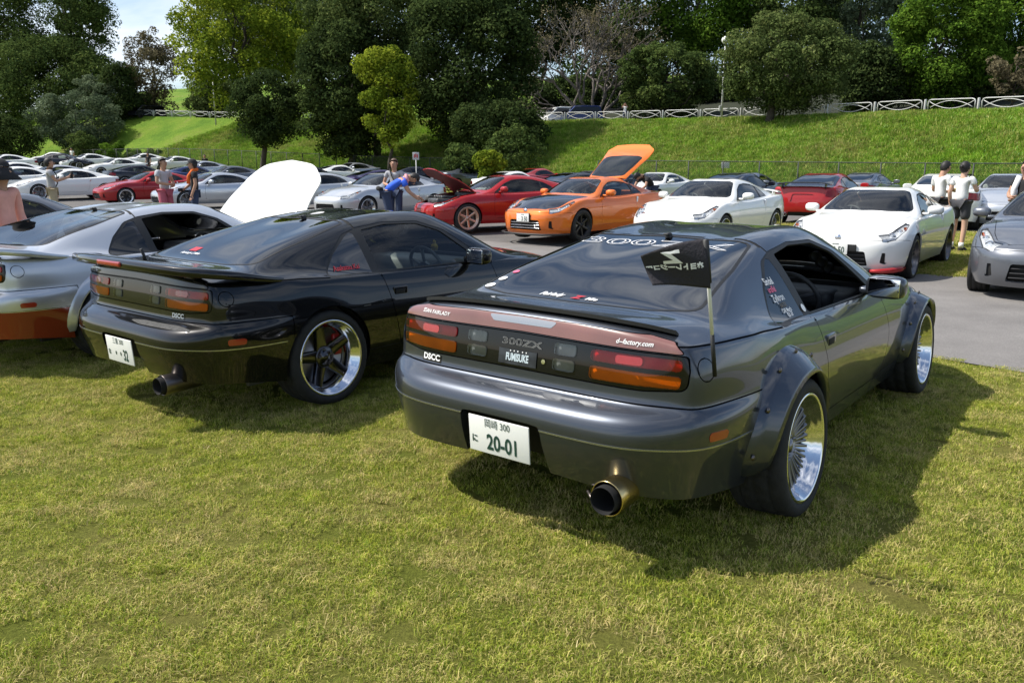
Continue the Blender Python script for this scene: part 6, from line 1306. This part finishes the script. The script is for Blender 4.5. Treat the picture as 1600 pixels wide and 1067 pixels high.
    bm = bmesh.new(); bmesh.ops.create_uvsphere(bm, u_segments=24, v_segments=18, radius=1); bm.verts.index_update(); bm.verts.ensure_lookup_table(); c = hc+up*.012-f*.016
    def shell_(pr, cutf): return [tuple(c+rt*v.co.x*pr[0]+f*v.co.y*pr[1]+up*(max(v.co.z, cutf(v.co))*pr[2])) for v in bm.verts]
    fc_ = [[v.index for v in f_.verts] for f_ in bm.faces]
    hcut = lambda co: min(.50, max(-.95, -.95+(co.y+.30)*1.75)); keep = [f_ for f_ in fc_ if all(bm.verts[i].co.z >= hcut(bm.verts[i].co)-.02 for i in f_)]
    t = MB(); t.add(shell_((.090, .108, .118), lambda co: -2.), keep); ho = t.build('hair', hair, e); so = ho.modifiers.new('thick', 'SOLIDIFY'); so.thickness = .012
    if hat:
        t = MB(); t.add(shell_((.098, .118, .128), lambda co: .22), fc_)
        if hat[0] == 'cap': t.add([tuple(c+rt*x*.075+f*y+up*z) for x, y, z in ((-1, .07, .03), (-.75, .15, .015), (0, .19, .012), (.75, .15, .015), (1, .07, .03), (0, .06, .045))], [(0, 1, 2, 5), (5, 2, 3, 4)])
        else: t.lathe([(-.095, .185), (-.088, .192), (-.02, .130), (.03, .110)], 24, 'z', tuple(c+up*.0))
        t.build('hat', hat[1], e)
    bm.free()
    for (nm, pts, r, mm) in (extras or []): t = MB(); t.tube(pts, r, 8); t.build(nm, mm, e)
    return e
def gpos(px, d): return (at(px, 300, d)[0], d)
STRAP = cloth('black strap', (.012, .012, .012)); WT = cloth('white cotton', (.78, .78, .77)); GT = cloth('grey cotton', (.36, .36, .38)); BT = cloth('black cotton', (.015, .015, .017)); DEN = cloth('dark denim', (.03, .045, .09))
sash = [('shoulder_strap', [(.12, -.10, 1.43), (.10, .04, 1.44), (.02, .125, 1.28), (-.09, .13, 1.08), (-.15, .05, .95)], .013, STRAP)]
fold = dict(el_r=(.25, .02, 1.12), wr_r=(.08, .22, 1.08), ha_r=(.0, .23, 1.08), el_l=(-.25, .02, 1.12), wr_l=(-.08, .20, 1.05), ha_l=(.0, .22, 1.03))
person(gpos(4, 8.3), 100, 'person in a pink shirt and wide black sun hat at the left edge', cloth('pink linen', (.72, .36, .30)), cloth('beige chino', (.40, .33, .22)), sleeve=1.9, leg_len=.9, hat=('sun', BT), z=-.02)
person(gpos(82, 19.5), 60, 'bearded man in a grey shirt and beige shorts holding something up at the left', GT, cloth('beige shorts', (.36, .30, .20)), dict(el_r=(.24, .10, 1.14), wr_r=(.18, .34, 1.22), ha_r=(.16, .41, 1.25)), hair=HAIR, extras=sash+[('held_camera', [(.16, .43, 1.20), (.16, .45, 1.36)], .03, STRAP)])
person(gpos(258, 19.), 110, 'man in a light grey shirt and pink shorts with hands together', cloth('light grey tee', (.42, .42, .45)), cloth('pink shorts', (.42, .10, .14)), fold, hair=HAIR, leg_len=.55, scale=1.02)
person(gpos(304, 19.), 250, 'man in black with a cap and an orange towel round his neck', BT, DEN, dict(el_r=(.25, .06, 1.13), wr_r=(.16, .22, 1.0), ha_r=(.12, .27, .98)), leg_len=.95, hat=('cap', BT), scale=1.0, extras=[('towel', [(.10, .12, 1.12), (.11, .10, 1.3), (.09, 0, 1.43), (0, -.09, 1.45), (-.09, 0, 1.43), (-.11, .10, 1.3), (-.10, .12, 1.12)], .038, cloth('orange towel', (.72, .14, .02))), ('camera', [(.10, .26, .98), (.10, .36, .98)], .04, STRAP)])
person(gpos(617, 19.2), 190, 'man in a grey shirt with a shoulder strap behind the bending man', GT, DEN, fold, hair=HAIRB, leg_len=.9, extras=sash, scale=1.03)
bend = dict(pelvis=(0, -.12, .93), spine=(0, .0, 1.06), chest=(0, .16, 1.17), neck=(0, .30, 1.24), jaw=(0, .40, 1.23), head=(0, .46, 1.21), crown=(0, .51, 1.24), sh_r=(.17, .23, 1.18), el_r=(.22, .34, .95), wr_r=(.16, .50, .82), ha_r=(.14, .57, .80), sh_l=(-.17, .23, 1.18), el_l=(-.22, .36, .95), wr_l=(-.14, .52, .84), ha_l=(-.10, .58, .82), hip_r=(.09, -.12, .90), kn_r=(.10, -.05, .49), an_r=(.10, -.12, .085), to_r=(.115, .02, .035), hip_l=(-.09, -.12, .90), kn_l=(-.10, -.05, .49), an_l=(-.10, -.12, .085), to_l=(-.115, .02, .035))
person(gpos(612, 18.0), 78, 'man in a bright blue shirt bending over the engine of the red coupe', cloth('bright blue tee', (.03, .11, .62)), DEN, bend, leg_len=.95, scale=1.08, extras=[('towel', [(.10, .33, 1.16), (.05, .30, 1.29), (-.05, .30, 1.29), (-.10, .33, 1.12)], .03, cloth('pink towel', (.75, .35, .40))), ('waist_bag', [(-.14, -.22, 1.0), (.0, -.27, 1.02), (.14, -.22, 1.0)], .05, STRAP)])
person(gpos(1014, 22.8), 235, 'person in dark clothes leaning into the raised orange hatch', BT, DEN, bend, leg_len=.95)
look = dict(jaw=(0, .045, 1.485), head=(0, .065, 1.55), crown=(0, .075, 1.61), el_r=(.22, .06, 1.13), wr_r=(.10, .26, 1.10), ha_r=(.06, .32, 1.12), el_l=(-.22, .02, 1.11), wr_l=(-.12, .24, 1.08), ha_l=(-.06, .31, 1.11))
person(gpos(1470, 15.9), 75, 'young man in a white shirt and black shorts looking down beside the white coupe', WT, BT, look, skin=SKIN, leg_len=.5, sleeve=.7, shoe=BT, extras=[('held_packet', [(.0, .34, 1.12), (.02, .42, 1.13)], .035, cloth('yellow packet', (.6, .5, .03)))])
person(gpos(1504, 15.2), 60, 'woman in a white shirt and dark shorts with tied hair standing by the white coupe', WT, cloth('charcoal shorts', (.045, .045, .05)), dict(el_r=(.23, .06, 1.14), wr_r=(.14, .24, 1.16), ha_r=(.08, .30, 1.18)), skin=SKIN2, leg_len=.40, socks=True, shoe=BT, extras=sash+[('hair_bun', [(0, -.10, 1.58), (0, -.14, 1.59)], .035, HAIR)])
person(gpos(1600, 13.6), 250, 'person in a pale vest over black cut off by the right edge', BT, DEN, fold, leg_len=.9, scale=1.02, extras=[('vest', [(.09, .10, 1.0), (.10, .11, 1.2), (.07, .05, 1.42)], .045, WT)])
person(at(976, 193, 68)[:2], 190, 'distant person in white on the upper road raising a camera', WT, DEN, dict(el_r=(.24, .12, 1.30), wr_r=(.10, .18, 1.50), ha_r=(.05, .2, 1.56), el_l=(-.24, .12, 1.30), wr_l=(-.10, .18, 1.50), ha_l=(-.05, .2, 1.56)), z=at(976, 194, 68)[2], leg_len=.9)
person(gpos(119, 74), 200, 'distant person in white beside the white older coupe', WT, BT, leg_len=.9); person(gpos(236, 62), 200, 'distant person in black left of the man in pink shorts', BT, BT, leg_len=.9); person(gpos(324, 60), 180, 'distant person in black near the left fence', BT, BT, leg_len=.9)
bpy.data.scenes.remove(BENCH)
